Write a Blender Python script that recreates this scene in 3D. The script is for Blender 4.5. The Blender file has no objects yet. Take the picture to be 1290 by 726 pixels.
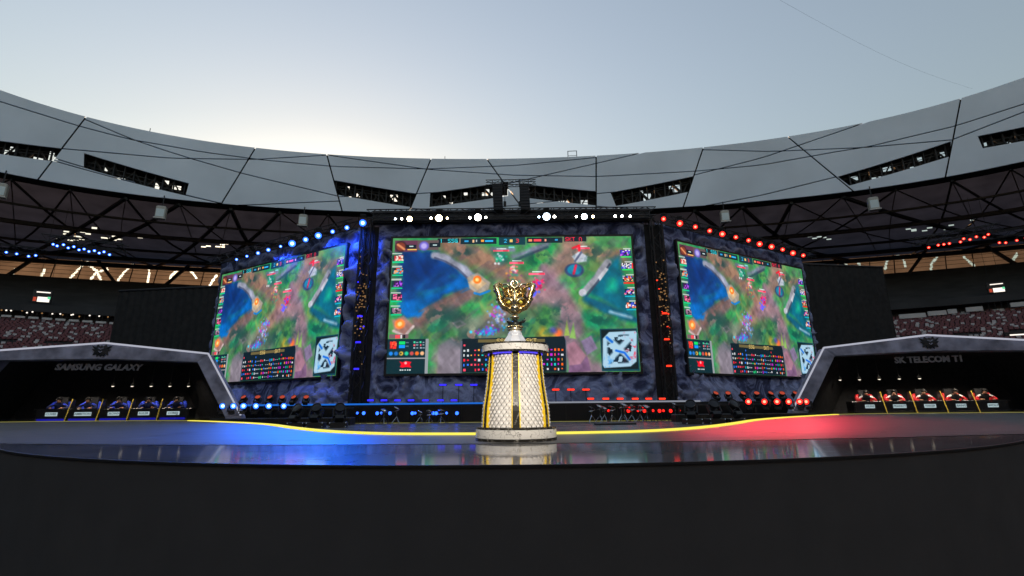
import bpy, bmesh, math, random
import numpy as np
from mathutils import Vector, Matrix, noise

random.seed(11)
rng = np.random.default_rng(5)
R = math.radians
scene = bpy.context.scene
col = scene.collection

# ------------------------------------------------------------------ camera, sky, sun, exposure
CAM_H, FPX, PITCH, ROLL = 0.35, 610.0, R(13.9), R(0.55)
cam_d = bpy.data.cameras.new('camera')
cam_d.sensor_width = 36.0
cam_d.lens = FPX / 1290.0 * 36.0
cam_d.clip_start, cam_d.clip_end = 0.05, 5000.0
cam = bpy.data.objects.new('camera', cam_d)
col.objects.link(cam)
CAM_ROT = Matrix.Rotation(R(90) + PITCH, 3, 'X') @ Matrix.Rotation(-ROLL, 3, 'Z')
CAM_LOC = Vector((0, 0, CAM_H))
cam.matrix_world = Matrix.Translation(CAM_LOC) @ CAM_ROT.to_4x4()
scene.camera = cam

SUN_AZ, SUN_EL = R(-20), R(6.5)          # azimuth from +Y towards +X
world = bpy.data.worlds.new('World')
scene.world = world
world.use_nodes = True
wn, wl = world.node_tree.nodes, world.node_tree.links
wn.clear()
sky = wn.new('ShaderNodeTexSky')
sky.sky_type = 'NISHITA'
sky.sun_disc = False
sky.sun_elevation = SUN_EL
sky.sun_rotation = SUN_AZ
sky.altitude = 0.0
sky.air_density = 2.2
sky.dust_density = 3.0
sky.ozone_density = 4.0
hsv = wn.new('ShaderNodeHueSaturation')
hsv.inputs['Saturation'].default_value = 0.62
hsv.inputs['Hue'].default_value = 0.512
bg = wn.new('ShaderNodeBackground')
bg.inputs['Strength'].default_value = 0.15
wo = wn.new('ShaderNodeOutputWorld')
wl.new(sky.outputs[0], hsv.inputs['Color'])
wl.new(hsv.outputs[0], bg.inputs['Color'])
wl.new(bg.outputs[0], wo.inputs['Surface'])

sun_d = bpy.data.lights.new('sun', 'SUN')
sun_d.energy = 2.0
sun_d.angle = R(0.6)
sun_d.color = (1.0, 0.50, 0.20)
sun = bpy.data.objects.new('sun', sun_d)
col.objects.link(sun)
sdir = Vector((math.sin(SUN_AZ) * math.cos(SUN_EL), math.cos(SUN_AZ) * math.cos(SUN_EL), math.sin(SUN_EL)))
sun.rotation_euler = sdir.to_track_quat('Z', 'Y').to_euler()

vs = scene.view_settings
vs.view_transform = 'Standard'
vs.look = 'None'
EXPOSURE = 1.60
vs.exposure = EXPOSURE
vs.gamma = 1.0
vs.use_curve_mapping = False

# ------------------------------------------------------------------ helpers
def ray(u, v):
    return CAM_ROT @ Vector(((u - 645.0) / FPX, (363.0 - v) / FPX, -1.0))

def at_y(u, v, y):
    d = ray(u, v)
    return CAM_LOC + d * (y / d.y)

def at_z(u, v, z):
    d = ray(u, v)
    return CAM_LOC + d * ((z - CAM_H) / d.z)

def on_plane(u, v, p, n):
    d = ray(u, v)
    return CAM_LOC + d * ((p - CAM_LOC).dot(n) / d.dot(n))

def project(p):
    q = CAM_ROT.transposed() @ (Vector(p) - CAM_LOC)
    return 645 + q.x / -q.z * FPX, 363 - q.y / -q.z * FPX

class MB:
    """collects faces for one mesh object"""
    def __init__(self):
        self.v, self.f, self.m = [], [], []

    def face(self, pts, mi=0):
        i = len(self.v)
        self.v += [tuple(p) for p in pts]
        self.f.append(tuple(range(i, i + len(pts))))
        self.m.append(mi)

    def grid(self, idx, mi=0):
        self.f.append(tuple(idx))
        self.m.append(mi)

    def box(self, c, s, rot=None, mi=0):
        c = Vector(c)
        i = len(self.v)
        for x in (-.5, .5):
            for y in (-.5, .5):
                for z in (-.5, .5):
                    p = Vector((x * s[0], y * s[1], z * s[2]))
                    if rot is not None:
                        p = rot @ p
                    self.v.append(tuple(c + p))
        for q in ((0, 1, 3, 2), (4, 6, 7, 5), (0, 4, 5, 1), (2, 3, 7, 6), (0, 2, 6, 4), (1, 5, 7, 3)):
            self.f.append(tuple(i + k for k in q))
            self.m.append(mi)
        return self

    def bbox(self, c, s, b, mi=0):
        """box with chamfered vertical and top edges"""
        x, y, z = s[0] / 2, s[1] / 2, s[2] / 2
        rings = []
        for zz, o in ((-z, 0), (z - b, 0), (z, b)):
            X, Y = x - o, y - o
            rings.append([(c[0] + px, c[1] + py, c[2] + zz) for px, py in (
                (-X + b, -Y), (X - b, -Y), (X, -Y + b), (X, Y - b), (X - b, Y), (-X + b, Y), (-X, Y - b), (-X, -Y + b))])
        i = len(self.v)
        for r in rings:
            self.v += r
        for k in range(2):
            for j in range(8):
                a, bq = i + k * 8 + j, i + k * 8 + (j + 1) % 8
                self.f.append((a, bq, bq + 8, a + 8)); self.m.append(mi)
        self.f.append(tuple(range(i + 16, i + 24))); self.m.append(mi)
        self.f.append(tuple(reversed(range(i, i + 8)))); self.m.append(mi)
        return self

    def tube(self, p, q, r, n=6, r2=None, mi=0, cap=True):
        return self.path([p, q], [r, r if r2 is None else r2], n, mi, cap)

    def path(self, pts, r, n=6, mi=0, cap=True, flat=1.0):
        pts = [Vector(p) for p in pts]
        if not isinstance(r, (list, tuple)):
            r = [r] * len(pts)
        base = len(self.v)
        ref = None
        for k, p in enumerate(pts):
            t = (pts[min(k + 1, len(pts) - 1)] - pts[max(k - 1, 0)]).normalized()
            if ref is None:
                ref = Vector((0, 0, 1)) if abs(t.z) < .9 else Vector((1, 0, 0))
            a = t.cross(ref).normalized()
            b = a.cross(t).normalized()
            ref = b
            for j in range(n):
                an = 2 * math.pi * (j + .5) / n
                self.v.append(tuple(p + a * (math.cos(an) * r[k]) + b * (math.sin(an) * r[k] * flat)))
        for k in range(len(pts) - 1):
            for j in range(n):
                a0 = base + k * n + j
                b0 = base + k * n + (j + 1) % n
                self.f.append((a0, b0, b0 + n, a0 + n)); self.m.append(mi)
        if cap:
            self.f.append(tuple(reversed(range(base, base + n)))); self.m.append(mi)
            e = base + (len(pts) - 1) * n
            self.f.append(tuple(range(e, e + n))); self.m.append(mi)
        return self

    def lathe(self, prof, n=24, c=(0, 0, 0), mi=0, rot=None, a0=0.0, a1=2 * math.pi):
        base = len(self.v)
        full = abs(a1 - a0 - 2 * math.pi) < 1e-6
        m = n if full else n + 1
        for r, z in prof:
            for j in range(m):
                an = a0 + (a1 - a0) * j / n
                p = Vector((r * math.cos(an), r * math.sin(an), z))
                if rot is not None:
                    p = rot @ p
                self.v.append((c[0] + p.x, c[1] + p.y, c[2] + p.z))
        for k in range(len(prof) - 1):
            for j in range(n):
                a, b = base + k * m + j, base + k * m + (j + 1) % m
                self.f.append((a, b, b + m, a + m)); self.m.append(mi)
        return self

    def ball(self, c, r, n=10, mi=0, rot=None):
        rr = r if isinstance(r, (tuple, list)) else (r, r, r)
        base = len(self.v)
        k = max(4, n // 2 + 1)
        for i in range(k + 1):
            th = math.pi * i / k
            for j in range(n):
                ph = 2 * math.pi * j / n
                p = Vector((rr[0] * math.sin(th) * math.cos(ph), rr[1] * math.sin(th) * math.sin(ph), rr[2] * math.cos(th)))
                if rot is not None:
                    p = rot @ p
                self.v.append((c[0] + p.x, c[1] + p.y, c[2] + p.z))
        for i in range(k):
            for j in range(n):
                a, b = base + i * n + j, base + i * n + (j + 1) % n
                self.f.append((a, a + n, b + n, b)); self.m.append(mi)
        return self

    def mesh(self, name, mats, smooth=False):
        me = bpy.data.meshes.new(name)
        me.from_pydata(self.v, [], self.f)
        for m in (mats if isinstance(mats, (list, tuple)) else [mats]):
            me.materials.append(m)
        me.polygons.foreach_set('material_index', self.m)
        if smooth:
            me.polygons.foreach_set('use_smooth', [True] * len(self.f))
        me.update()
        return me

    def build(self, name, mats, parent=None, smooth=False, merge=False):
        me = self.mesh(name, mats, smooth)
        if merge:
            b = bmesh.new(); b.from_mesh(me)
            bmesh.ops.remove_doubles(b, verts=b.verts, dist=1e-4)
            bmesh.ops.recalc_face_normals(b, faces=b.faces)
            b.to_mesh(me); b.free()
        return link(name, me, parent)

def link(name, data, parent=None):
    o = bpy.data.objects.new(name, data)
    col.objects.link(o)
    if parent is not None:
        o.parent = parent
    return o

def tag(o, label=None, cat=None, group=None, kind=None):
    if label: o['label'] = label
    if cat: o['category'] = cat
    if group: o['group'] = group
    if kind: o['kind'] = kind
    return o

def empty(name, loc=(0, 0, 0), rz=0.0):
    o = link(name, None)
    o.location = loc
    o.rotation_euler = (0, 0, rz)
    o.empty_display_size = .2
    return o

def copy_tree(o, parent=None):
    c = o.copy()
    col.objects.link(c)
    if parent is not None:
        c.parent = parent
    for ch in list(o.children):
        copy_tree(ch, c)
    return c

def lin(c):
    return tuple((x / 12.92 if x <= .04045 else ((x + .055) / 1.055) ** 2.4) for x in c)

def rgb(r, g, b):
    return lin((r / 255, g / 255, b / 255))

# ------------------------------------------------------------------ materials
def mat(name, c, rough=.6, metal=0., var=.12, scale=6., bump=0., bscale=40., spec=.5, stretch=None):
    m = bpy.data.materials.new(name)
    m.use_nodes = True
    N, L = m.node_tree.nodes, m.node_tree.links
    b = N['Principled BSDF']
    b.inputs['Roughness'].default_value = rough
    b.inputs['Metallic'].default_value = metal
    b.inputs['Specular IOR Level'].default_value = spec
    tc = N.new('ShaderNodeTexCoord')
    src = tc.outputs['Object']
    if stretch:
        mp = N.new('ShaderNodeMapping')
        mp.inputs['Scale'].default_value = stretch
        L.new(src, mp.inputs[0]); src = mp.outputs[0]
    nz = N.new('ShaderNodeTexNoise')
    nz.inputs['Scale'].default_value = scale
    nz.inputs['Detail'].default_value = 6
    L.new(src, nz.inputs['Vector'])
    rp = N.new('ShaderNodeValToRGB')
    rp.color_ramp.elements[0].position = .3
    rp.color_ramp.elements[1].position = .7
    rp.color_ramp.elements[0].color = (*[x * (1 - var) for x in c], 1)
    rp.color_ramp.elements[1].color = (*[min(1, x * (1 + var)) for x in c], 1)
    L.new(nz.outputs['Fac'], rp.inputs[0])
    L.new(rp.outputs[0], b.inputs['Base Color'])
    if bump:
        n2 = N.new('ShaderNodeTexNoise')
        n2.inputs['Scale'].default_value = bscale
        n2.inputs['Detail'].default_value = 4
        L.new(src, n2.inputs['Vector'])
        bp = N.new('ShaderNodeBump')
        bp.inputs['Strength'].default_value = bump
        bp.inputs['Distance'].default_value = .02
        L.new(n2.outputs['Fac'], bp.inputs['Height'])
        L.new(bp.outputs[0], b.inputs['Normal'])
    return m

def emit(name, c, s):
    m = bpy.data.materials.new(name)
    m.use_nodes = True
    b = m.node_tree.nodes['Principled BSDF']
    b.inputs['Base Color'].default_value = (.02, .02, .02, 1)
    b.inputs['Emission Color'].default_value = (*c, 1)
    b.inputs['Roughness'].default_value = .9; b.inputs['Specular IOR Level'].default_value = .05
    b.inputs['Emission Strength'].default_value = s * 2 ** -EXPOSURE      # strengths below are as seen after exposure
    return m

def membrane(name, c, trans, var=.25):
    m = mat(name, c, .9, var=var, scale=.25, spec=.1)
    N, L = m.node_tree.nodes, m.node_tree.links
    b = N['Principled BSDF']
    rp = [n for n in N if n.type == 'VALTORGB'][0]
    t = N.new('ShaderNodeBsdfTranslucent')
    mx = N.new('ShaderNodeMixShader')
    mx.inputs[0].default_value = trans
    L.new(rp.outputs[0], t.inputs['Color'])
    L.new(b.outputs[0], mx.inputs[1]); L.new(t.outputs[0], mx.inputs[2])
    L.new(mx.outputs[0], N['Material Output'].inputs['Surface'])
    return m

def marble(name, c1, c2, rough=.25):
    m = mat(name, c1, rough, var=.05, scale=3)
    N, L = m.node_tree.nodes, m.node_tree.links
    b = N['Principled BSDF']
    rp = [n for n in N if n.type == 'VALTORGB'][0]
    tc = [n for n in N if n.type == 'TEX_COORD'][0]
    w = N.new('ShaderNodeTexNoise')
    w.inputs['Scale'].default_value = 7.0
    w.inputs['Detail'].default_value = 5
    w.inputs['Distortion'].default_value = 1.2
    L.new(tc.outputs['Object'], w.inputs['Vector'])
    r2 = N.new('ShaderNodeValToRGB')
    e = r2.color_ramp.elements
    e[0].position, e[1].position = .485, .515
    e[0].color = (0, 0, 0, 1); e[1].color = (0, 0, 0, 1)
    k = e.new(.5); k.color = (1, 1, 1, 1)
    L.new(w.outputs['Fac'], r2.inputs[0])
    mx = N.new('ShaderNodeMixRGB')
    mx.inputs['Color2'].default_value = (*c2, 1)
    L.new(r2.outputs[0], mx.inputs['Fac']); L.new(rp.outputs[0], mx.inputs['Color1'])
    L.new(mx.outputs[0], b.inputs['Base Color'])
    return m

MT = {
    'panel': mat('fascia_panel_paint', (.66, .73, .83), .55, var=.10, scale=.09, bump=.0),
    'cavity': mat('roof_cavity', (.02, .02, .022), .9, var=.2, scale=.3),
    'beam': mat('dark_roof_steel', (.018, .018, .021), .6, var=.2, scale=.4),
    'ceil': membrane('ceiling_membrane', (.105, .115, .165), .2),
    'strip': membrane('facade_membrane', (.36, .31, .27), .2),
    'stand': mat('grandstand_concrete', (.035, .034, .036), .85, var=.25, scale=.3),
    'stand_up': mat('upper_stand_concrete', (.04, .04, .042), .85, var=.25, scale=.3),
    'seat_r': mat('red_seat_plastic', (.13, .022, .03), .5, var=.15, scale=1),
    'seat_w': mat('white_seat_plastic', (.46, .42, .42), .5, var=.1, scale=1),
    'board_o': mat('orange_board', (.45, .12, .035), .6, var=.2, scale=.6),
    'board_w': mat('pale_board', (.60, .57, .55), .6, var=.12, scale=.6),
    'ground': mat('stadium_field', (.03, .03, .03), .8, var=.25, scale=.4),
    'drape': mat('black_drape', (.036, .036, .036), .95, var=.2, scale=2, spec=.05),
    'skirt': mat('black_skirt', (.075, .075, .075), .95, var=.06, scale=3, spec=.05),
    'black': mat('black_paint', (.014, .014, .015), .5, var=.2, scale=8),
    'blackgloss': mat('black_plastic', (.012, .012, .014), .3, var=.2, scale=8),
    'alu': mat('truss_metal', (.10, .10, .105), .45, .7, var=.15, scale=5),
    'darkalu': mat('dark_truss_metal', (.022, .022, .025), .5, .4, var=.2, scale=5),
    'gold': mat('gold', (.78, .58, .26), .25, 1., var=.25, scale=30, bump=.3, bscale=60),
    'palegold': mat('pale_gold', (.90, .78, .50), .22, 1., var=.15, scale=30),
    'silver': mat('silver', (.82, .82, .83), .3, .45, var=.08, scale=20),
    'iron': mat('dark_bronze', (.045, .05, .045), .35, .8, var=.3, scale=20),
    'ivory': mat('ivory_scale', (.70, .66, .60), .5, var=.12, scale=14, bump=.12, bscale=90),
    'ivory_dark': mat('scale_backing', (.10, .095, .085), .7, var=.1),
    'marble_w': marble('white_marble', (.70, .67, .61), (.16, .14, .12)),
    'marble_k': marble('black_marble', (.022, .02, .017), (.30, .28, .24), .25),
    'brass': mat('polished_brass', (.85, .58, .02), .35, .25, var=.1, scale=10),
    'crystal': mat('yellow_crystal', (.85, .75, .1), .08, .2, var=.2, scale=40),
    'bstone': mat('booth_stone', (.30, .31, .41), .7, var=.55, scale=1.6, bump=.5, bscale=5),
    'booth_in': mat('booth_interior', (.03, .03, .032), .8, var=.2, spec=.1),
    'emblem': mat('emblem_black', (.012, .014, .018), .5),
    'sign': mat('sign_grey', (.30, .30, .34), .5, var=.1),
    'plate': mat('name_plate_white', (.62, .70, .72), .5, var=.05),
    'e_plate': emit('lit_name_plate', (.62, .78, .82), .75),
    'plate_text': mat('name_text', (.05, .10, .12), .5),
    'skin': mat('skin', (.50, .24, .14), .55, var=.1, scale=12),
    'hair': mat('black_hair', (.012, .010, .009), .5, var=.2, scale=30),
    'cloth_red': mat('red_jersey', (.62, .012, .02), .75, var=.15, scale=10, bump=.2, bscale=30),
    'cloth_white': mat('white_cloth', (.72, .70, .70), .75, var=.06, scale=10),
    'cloth_navy': mat('navy_jersey', (.012, .02, .10), .75, var=.2, scale=10, bump=.2, bscale=30),
    'cloth_blue': mat('blue_cloth', (.02, .06, .75), .7, var=.15, scale=10),
    'cloth_black': mat('black_trousers', (.015, .015, .018), .8, var=.2, scale=10),
    'chair_red': mat('red_vinyl', (.55, .01, .015), .45, var=.1, scale=10),
    'yellow_bar': mat('yellow_edge', (.80, .56, .06), .5, var=.08),
    'speaker': mat('speaker_grille', (.016, .016, .017), .7, var=.3, scale=30),
    'flood': mat('floodlight_case', (.42, .40, .36), .5, var=.2),
    'chrome': mat('chrome', (.6, .62, .66), .18, 1., var=.1),
    'e_blue': emit('blue_lens', (.02, .10, 1.0), 4.5),
    'e_red': emit('red_lens', (1.0, .012, .008), 3),
    'e_white': emit('white_lens', (1.0, .93, .82), 30),
    'e_cool': emit('cool_white_lens', (.62, .80, 1.0), 30),
    'e_warm': emit('warm_white_lens', (1.0, .74, .40), 30),
    'e_yellow': emit('yellow_led', (1.0, .86, .10), 1.1),
    'e_yeldim': emit('dim_yellow_led', (.55, .50, .12), .45),
    'e_bstrip': emit('blue_led_strip', (.012, .16, .72), .9),
    'e_wstrip': emit('grey_led_strip', (.30, .32, .38), .8),
    'e_indigo': emit('indigo_led', (.03, .02, 1.0), 2.0),
    'e_indigodim': emit('indigo_underglow', (.004, .004, .32), 1.0),
    'e_redbar': emit('red_led_bar', (1.0, .03, .01), 2.5),
    'e_amber': emit('amber_glow', (1.0, .52, .2), .30),
    'e_ember': emit('ember_lens', (.75, .10, .05), .6),
    'e_edge': emit('white_led_edge', (.78, .80, .95), .55),
    'e_sign': emit('score_sign_white', (1.0, .9, .8), 1.4),
    'e_green': emit('score_sign_green', (.2, 1.0, .5), .8),
    'e_down': emit('booth_downlight', (1.0, .88, .68), 1.8),
    'core_blue_lens': emit('blue_core', (.30, .58, 1.0), 5),
    'core_red_lens': emit('red_core', (1.0, .30, .18), 2.6),
    'e_violet': emit('violet_underglow', (.10, .07, 1.0), 1.6),
}

MT['marble_k'].node_tree.nodes['Principled BSDF'].inputs['Specular IOR Level'].default_value = .15

# ------------------------------------------------------------------ stadium: ring of the roof opening
EA, EB, ECY = 105.0, 58.0, 32.0
def ell(phi, k, z):
    c = math.cos(phi)
    return Vector(((EA + k) * math.sin(phi), ECY + ((EB if c > 0 else 140.0) + k) * c, z))      # the bowl reaches far back behind the camera

def hit_ell(u, v, k=0.0):
    """where the line of sight meets the upright elliptical wall of offset k: (phi, z)"""
    d = ray(u, v)
    a, b = EA + k, EB + k
    A = (d.x / a) ** 2 + (d.y / b) ** 2
    B = 2 * (d.y * (-ECY)) / b ** 2
    C = (ECY / b) ** 2 - 1
    t = (-B + math.sqrt(B * B - 4 * A * C)) / (2 * A)
    p = CAM_LOC + d * t
    return math.atan2(p.x / a, (p.y - ECY) / b), p.z

def fit(pts, k, deg):
    q = np.array([hit_ell(u, v, k) for u, v in pts])
    c = np.polyfit(q[:, 0], q[:, 1], deg)
    lo, hi = q[:, 0].min(), q[:, 0].max()
    return lambda ph: float(np.polyval(c, min(hi, max(lo, ph))))

z_top = fit([(0,112),(50,131),(100,147),(180,164),(250,175),(322,186),(412,195),(520,199),(640,199.5),(751,198),(860,188),(960,176),(1060,160),(1132,145),(1210,125),(1290,97)], 0, 4)
z_bot = fit([(0,217),(48,226),(160,243),(279,256.5),(430,266.5),(540,268),(640,268),(751,266),(861,260.5),(960,253),(1075,241),(1190,223),(1290,203)], 0, 4)
KR = 42.0
z_rim = fit([(0,321),(130,330),(265,339),(1112,321),(1290,309)], KR, 2)
z_sill = fit([(0,345),(130,353),(265,361),(1112,345),(1290,331)], KR, 2)

def clip(poly, a, b, c):
    """keep a*s + b*z >= c"""
    out = []
    for i in range(len(poly)):
        p, q = poly[i], poly[(i + 1) % len(poly)]
        dp, dq = a * p[0] + b * p[1] - c, a * q[0] + b * q[1] - c
        if dp >= 0: out.append(p)
        if (dp > 0 and dq < 0) or (dp < 0 and dq > 0):
            t = dp / (dp - dq)
            out.append((p[0] + (q[0] - p[0]) * t, p[1] + (q[1] - p[1]) * t))
    return out if len(out) > 2 else []

def halfplane(p, q):
    """points left of p->q"""
    a, b = -(q[1] - p[1]), q[0] - p[0]
    n = math.hypot(a, b)
    a, b = a / n, b / n
    return a, b, a * p[0] + b * p[1]

def area(poly):
    return abs(sum(poly[i][0] * poly[(i + 1) % len(poly)][1] - poly[(i + 1) % len(poly)][0] * poly[i][1] for i in range(len(poly)))) / 2

S = 100.0
def sz(u, v):
    ph, z = hit_ell(u, v)
    return ph * S, z

seams_px = [((108,148),(48,226)), ((322,186),(279,256.5)), ((412,196),(431,266)), ((543,200),(515,267)), ((613,200),(662,268)),
            ((751,198),(751,266)), ((886,186),(861,260)), ((993,173),(1075,241)), ((1210,126),(1191,223))]
seams = [(sz(*a), sz(*b)) for a, b in seams_px]
lo_s, hi_s = sz(-30, 180)[0], sz(1330, 150)[0]
more = []
s = lo_s - 12
while s > -math.pi * S:
    more.append(((s, 60), (s + 3, 30))); s -= 21
seams = more[::-1] + [((lo_s - 2, 60), (lo_s - 4, 30))] + seams + [((hi_s + 1, 60), (hi_s + 3, 30))]
s = hi_s + 14
while s < math.pi * S - 6:
    seams.append(((s, 60), (s - 3, 30))); s += 21

lines_px = [
    [(0,128),(98.6,158.7),(164,175.8),(195,181),(256,191.7),(330,201.5),(422,210),(538,213),(650,208.5),(750,198.7),(781,194)],
    [(77,137),(106,150),(164,174.6),(205,188.7),(241,200),(302,217.6),(330,224.6),(425,247)],
    [(75,187),(165,195),(215,199.5),(320,201),(412,195.6),(440,194)],
    [(70,200),(105,210.5)], [(234,246),(278,256)],
    [(392,192.5),(465,203),(540,213.6),(650,221),(753,222.5),(873,216),(960,208),(1055,191),(1093,185),(1203,159),(1290,131)],
    [(640,231.5),(725,212),(809,192.5)],
    [(860,188),(970,191),(1088,186),(1203,176),(1232,171)],
    [(873,221),(960,199),(1083,157)], [(896,258),(960,246),(1053,223)], [(1200,176),(1290,141)],
    [(320,258),(425,253.5)], [(515,262),(566,267)], [(575,266),(640,259.7),(689,254.5),(745,249)], [(751,259.7),(796,263.5)],
    [(525,244),(542,243)], [(752,244),(769,242.5)],
]
def densify(pl, step=12.0):
    out = []
    for (a, b), (c, d) in zip(pl, pl[1:]):
        n = max(1, int(math.hypot(c - a, d - b) / step))
        out += [(a + (c - a) * i / n, b + (d - b) * i / n) for i in range(n)]
    return out + [pl[-1]]
lines = [np.array([sz(*p) for p in densify(pl)]) for pl in lines_px]
def line_z(ln, s):
    S0, Z0 = ln[:, 0], ln[:, 1]
    if s < S0[0]:
        k = min(2, len(S0) - 1)
        return Z0[0] + (s - S0[0]) * (Z0[k] - Z0[0]) / (S0[k] - S0[0])
    if s > S0[-1]:
        k = max(-3, -len(S0))
        return Z0[-1] + (s - S0[-1]) * (Z0[-1] - Z0[k]) / (S0[-1] - S0[k])
    return float(np.interp(s, S0, Z0))

windows_px = [[(-28,173.5),(77,187),(64,203),(-28,190)], [(106,193),(238,231),(234,246),(105.5,210)], [(421,227),(525,244),(517,261),(425.5,245.6)],
              [(542,243),(640,229),(640,247),(541,261)], [(660,232),(751,241),(751,259),(660,249)], [(769,242.5),(873.6,222),(867,242),(776,259.7)],
              [(1055,222.7),(1198,178),(1197,197),(1070,234)], [(1231.6,171.5),(1325,152.5),(1325,171),(1238,187)]]
windows = [[sz(*p) for p in w][::-1] for w in windows_px]      # counter-clockwise in (s, z)

roof = empty('stadium_roof', (0, 90, 36))
tag(roof, 'grey panelled ring of the stadium roof with dark lattice ceiling behind it', 'stadium roof')
def roof_part(o):
    o.parent = roof
    o.matrix_parent_inverse = Matrix.Translation((0, -90, -36))
    return o

GAP = .13
def panel_mesh(polys):
    mb = MB(); idx = {}; edges = {}
    def vid(p, k):
        key = (round(p[0], 3), round(p[1], 3), k)
        if key not in idx:
            idx[key] = len(mb.v)
            mb.v.append(tuple(ell(p[0] / S, k, p[1])))
        return idx[key]
    for poly in polys:
        mb.grid([vid(p, 0) for p in poly])
        for i in range(len(poly)):
            a, b = poly[i], poly[(i + 1) % len(poly)]
            ka, kb = (round(a[0], 3), round(a[1], 3)), (round(b[0], 3), round(b[1], 3))
            if ka == kb: continue
            if (kb, ka) in edges: del edges[(kb, ka)]
            else: edges[(ka, kb)] = (a, b)
    for a, b in edges.values():
        mb.grid([vid(b, 0), vid(a, 0), vid(a, .3), vid(b, .3)])
    return mb

for i in range(len(seams) - 1):
    (t0, b0), (t1, b1) = seams[i], seams[i + 1]
    sl, sr = min(t0[0], b0[0]), max(t1[0], b1[0])
    inview = sr > lo_s - 3 and sl < hi_s + 3
    use = []
    if inview:
        for ln in lines:
            o = min(ln[-1, 0], sr) - max(ln[0, 0], sl)
            if o > .33 * (sr - sl) or (o > 0 and o > .8 * (ln[-1, 0] - ln[0, 0])):
                use.append(ln)
    nc = max(1, int((sr - sl) / 2.5)) if inview else 5
    groups = {}
    for c in range(nc):
        s0, s1 = sl + (sr - sl) * c / nc, sl + (sr - sl) * (c + 1) / nc
        p0, p1 = s0 / S, s1 / S
        poly = [(s0, z_bot(p0)), (s1, z_bot(p1)), (s1, z_top(p1)), (s0, z_top(p0))]
        a, b, cc = halfplane(t0, b0)          # going down the seam: left of it is +s
        if a < 0: a, b, cc = -a, -b, -cc
        poly = clip(poly, a, b, cc + GAP)
        a, b, cc = halfplane(t1, b1)
        if a > 0: a, b, cc = -a, -b, -cc
        if poly: poly = clip(poly, a, b, cc + GAP)
        if not poly: continue
        cells = [((), poly)]
        for ln in use:
            z0, z1 = line_z(ln, s0), line_z(ln, s1)
            a, b, cc = halfplane((s0, z0), (s1, z1))
            nx = []
            for key, pl in cells:
                up, dn = clip(pl, a, b, cc + GAP * .8), clip(pl, -a, -b, -cc + GAP * .8)
                if up: nx.append((key + (1,), up))
                if dn: nx.append((key + (0,), dn))
            cells = nx
        for key, pl in cells:
            rest = [pl]
            for w in windows:
                nr = []
                for q in rest:
                    inside = q
                    for k in range(4):
                        a, b, cc = halfplane(w[k], w[(k + 1) % 4])
                        out = clip(inside, -a, -b, -cc) if inside else []
                        if out and area(out) > .001: nr.append(out)
                        inside = clip(inside, a, b, cc) if inside else []
                rest = nr
            if rest: groups.setdefault(key, []).extend(rest)
    for key, polys in groups.items():
        if sum(area(p) for p in polys) < .4: continue
        roof_part(panel_mesh(polys).build('fascia_panel', MT['panel']))

# cavity behind the fascia, with a few gaps behind the openings where the sky shows
def in_window(s, z, grow=.15):
    for wi, w in enumerate(windows):
        if all((lambda h: h[0] * s + h[1] * z >= h[2] - grow)(halfplane(w[k], w[(k + 1) % 4])) for k in range(4)):
            return wi
    return None
mb = MB()
n = 900
phs = np.linspace(-math.pi, math.pi, n + 1)
for i in range(n):
    p0, p1 = phs[i], phs[i + 1]
    if not -1.2 < p0 < 1.2 and i % 6: continue
    if not -1.2 < p0 < 1.2: p1 = phs[min(n, i + 6)]
    za0, zb0, za1, zb1 = z_bot(p0), z_top(p0) - .25, z_bot(p1), z_top(p1) - .25
    rows = 16
    for j in range(rows):
        f0, f1 = j / rows, (j + 1) / rows
        zc = za0 + (zb0 - za0) * (f0 + f1) / 2
        wi = in_window(p0 * S, zc)
        if wi is not None and noise.noise(Vector((p0 * S * .55, zc * .8, wi * 3.1))) > .27: continue
        mb.face([ell(p0, 3, za0 + (zb0 - za0) * f0), ell(p1, 3, za1 + (zb1 - za1) * f0), ell(p1, 3, za1 + (zb1 - za1) * f1), ell(p0, 3, za0 + (zb0 - za0) * f1)])
    mb.face([ell(p0, .02, za0 + .02), ell(p1, .02, za1 + .02), ell(p1, 3, za1 + .02), ell(p0, 3, za0 + .02)])
    mb.face([ell(p0, .02, zb0), ell(p1, .02, zb1), ell(p1, 3, zb1), ell(p0, 3, zb0)])
roof_part(mb.build('fascia_backing', MT['cavity'], merge=True))
for wi, w in enumerate(windows):                 # truss web inside every opening
    s0, s1 = min(p[0] for p in w), max(p[0] for p in w)
    def span(s):
        c = [(s, 25), (s + .01, 25), (s + .01, 70), (s, 70)]
        for k in range(4):
            c = clip(c, *halfplane(w[k], w[(k + 1) % 4])) if c else []
        return (min(p[1] for p in c), max(p[1] for p in c)) if c else None
    mb = MB(); s = s0 + .4; up = True
    while s < s1 - .5:
        a, b = span(s), span(s + 1.6)
        if a: mb.tube(ell(s / S, .8, a[0] - .2), ell(s / S, .8, a[1] + .2), .10 + .08 * random.random(), 4)
        if a and b:
            q, r = (a[0], b[1]) if up else (a[1], b[0])
            mb.tube(ell(s / S, 1.8, q), ell((s + 1.6) / S, 1.6, r), .16, 4)
            if random.random() < .5:
                mb.tube(ell(s / S, 2.4, a[1]), ell((s + 2.4) / S, 2.6, b[0]), .3, 4)
        up = not up; s += 1.3 + random.random() * .6
    a, b = span(s0 + .5), span(s1 - .5)
    if a and b:
        for f in (.3, .62):
            mb.tube(ell((s0 + .5) / S, 1.2, a[0] + (a[1] - a[0]) * f), ell((s1 - .5) / S, 1.2, b[0] + (b[1] - b[0]) * f), .07, 4)
    roof_part(mb.build('truss_web', MT['beam']))

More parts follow.
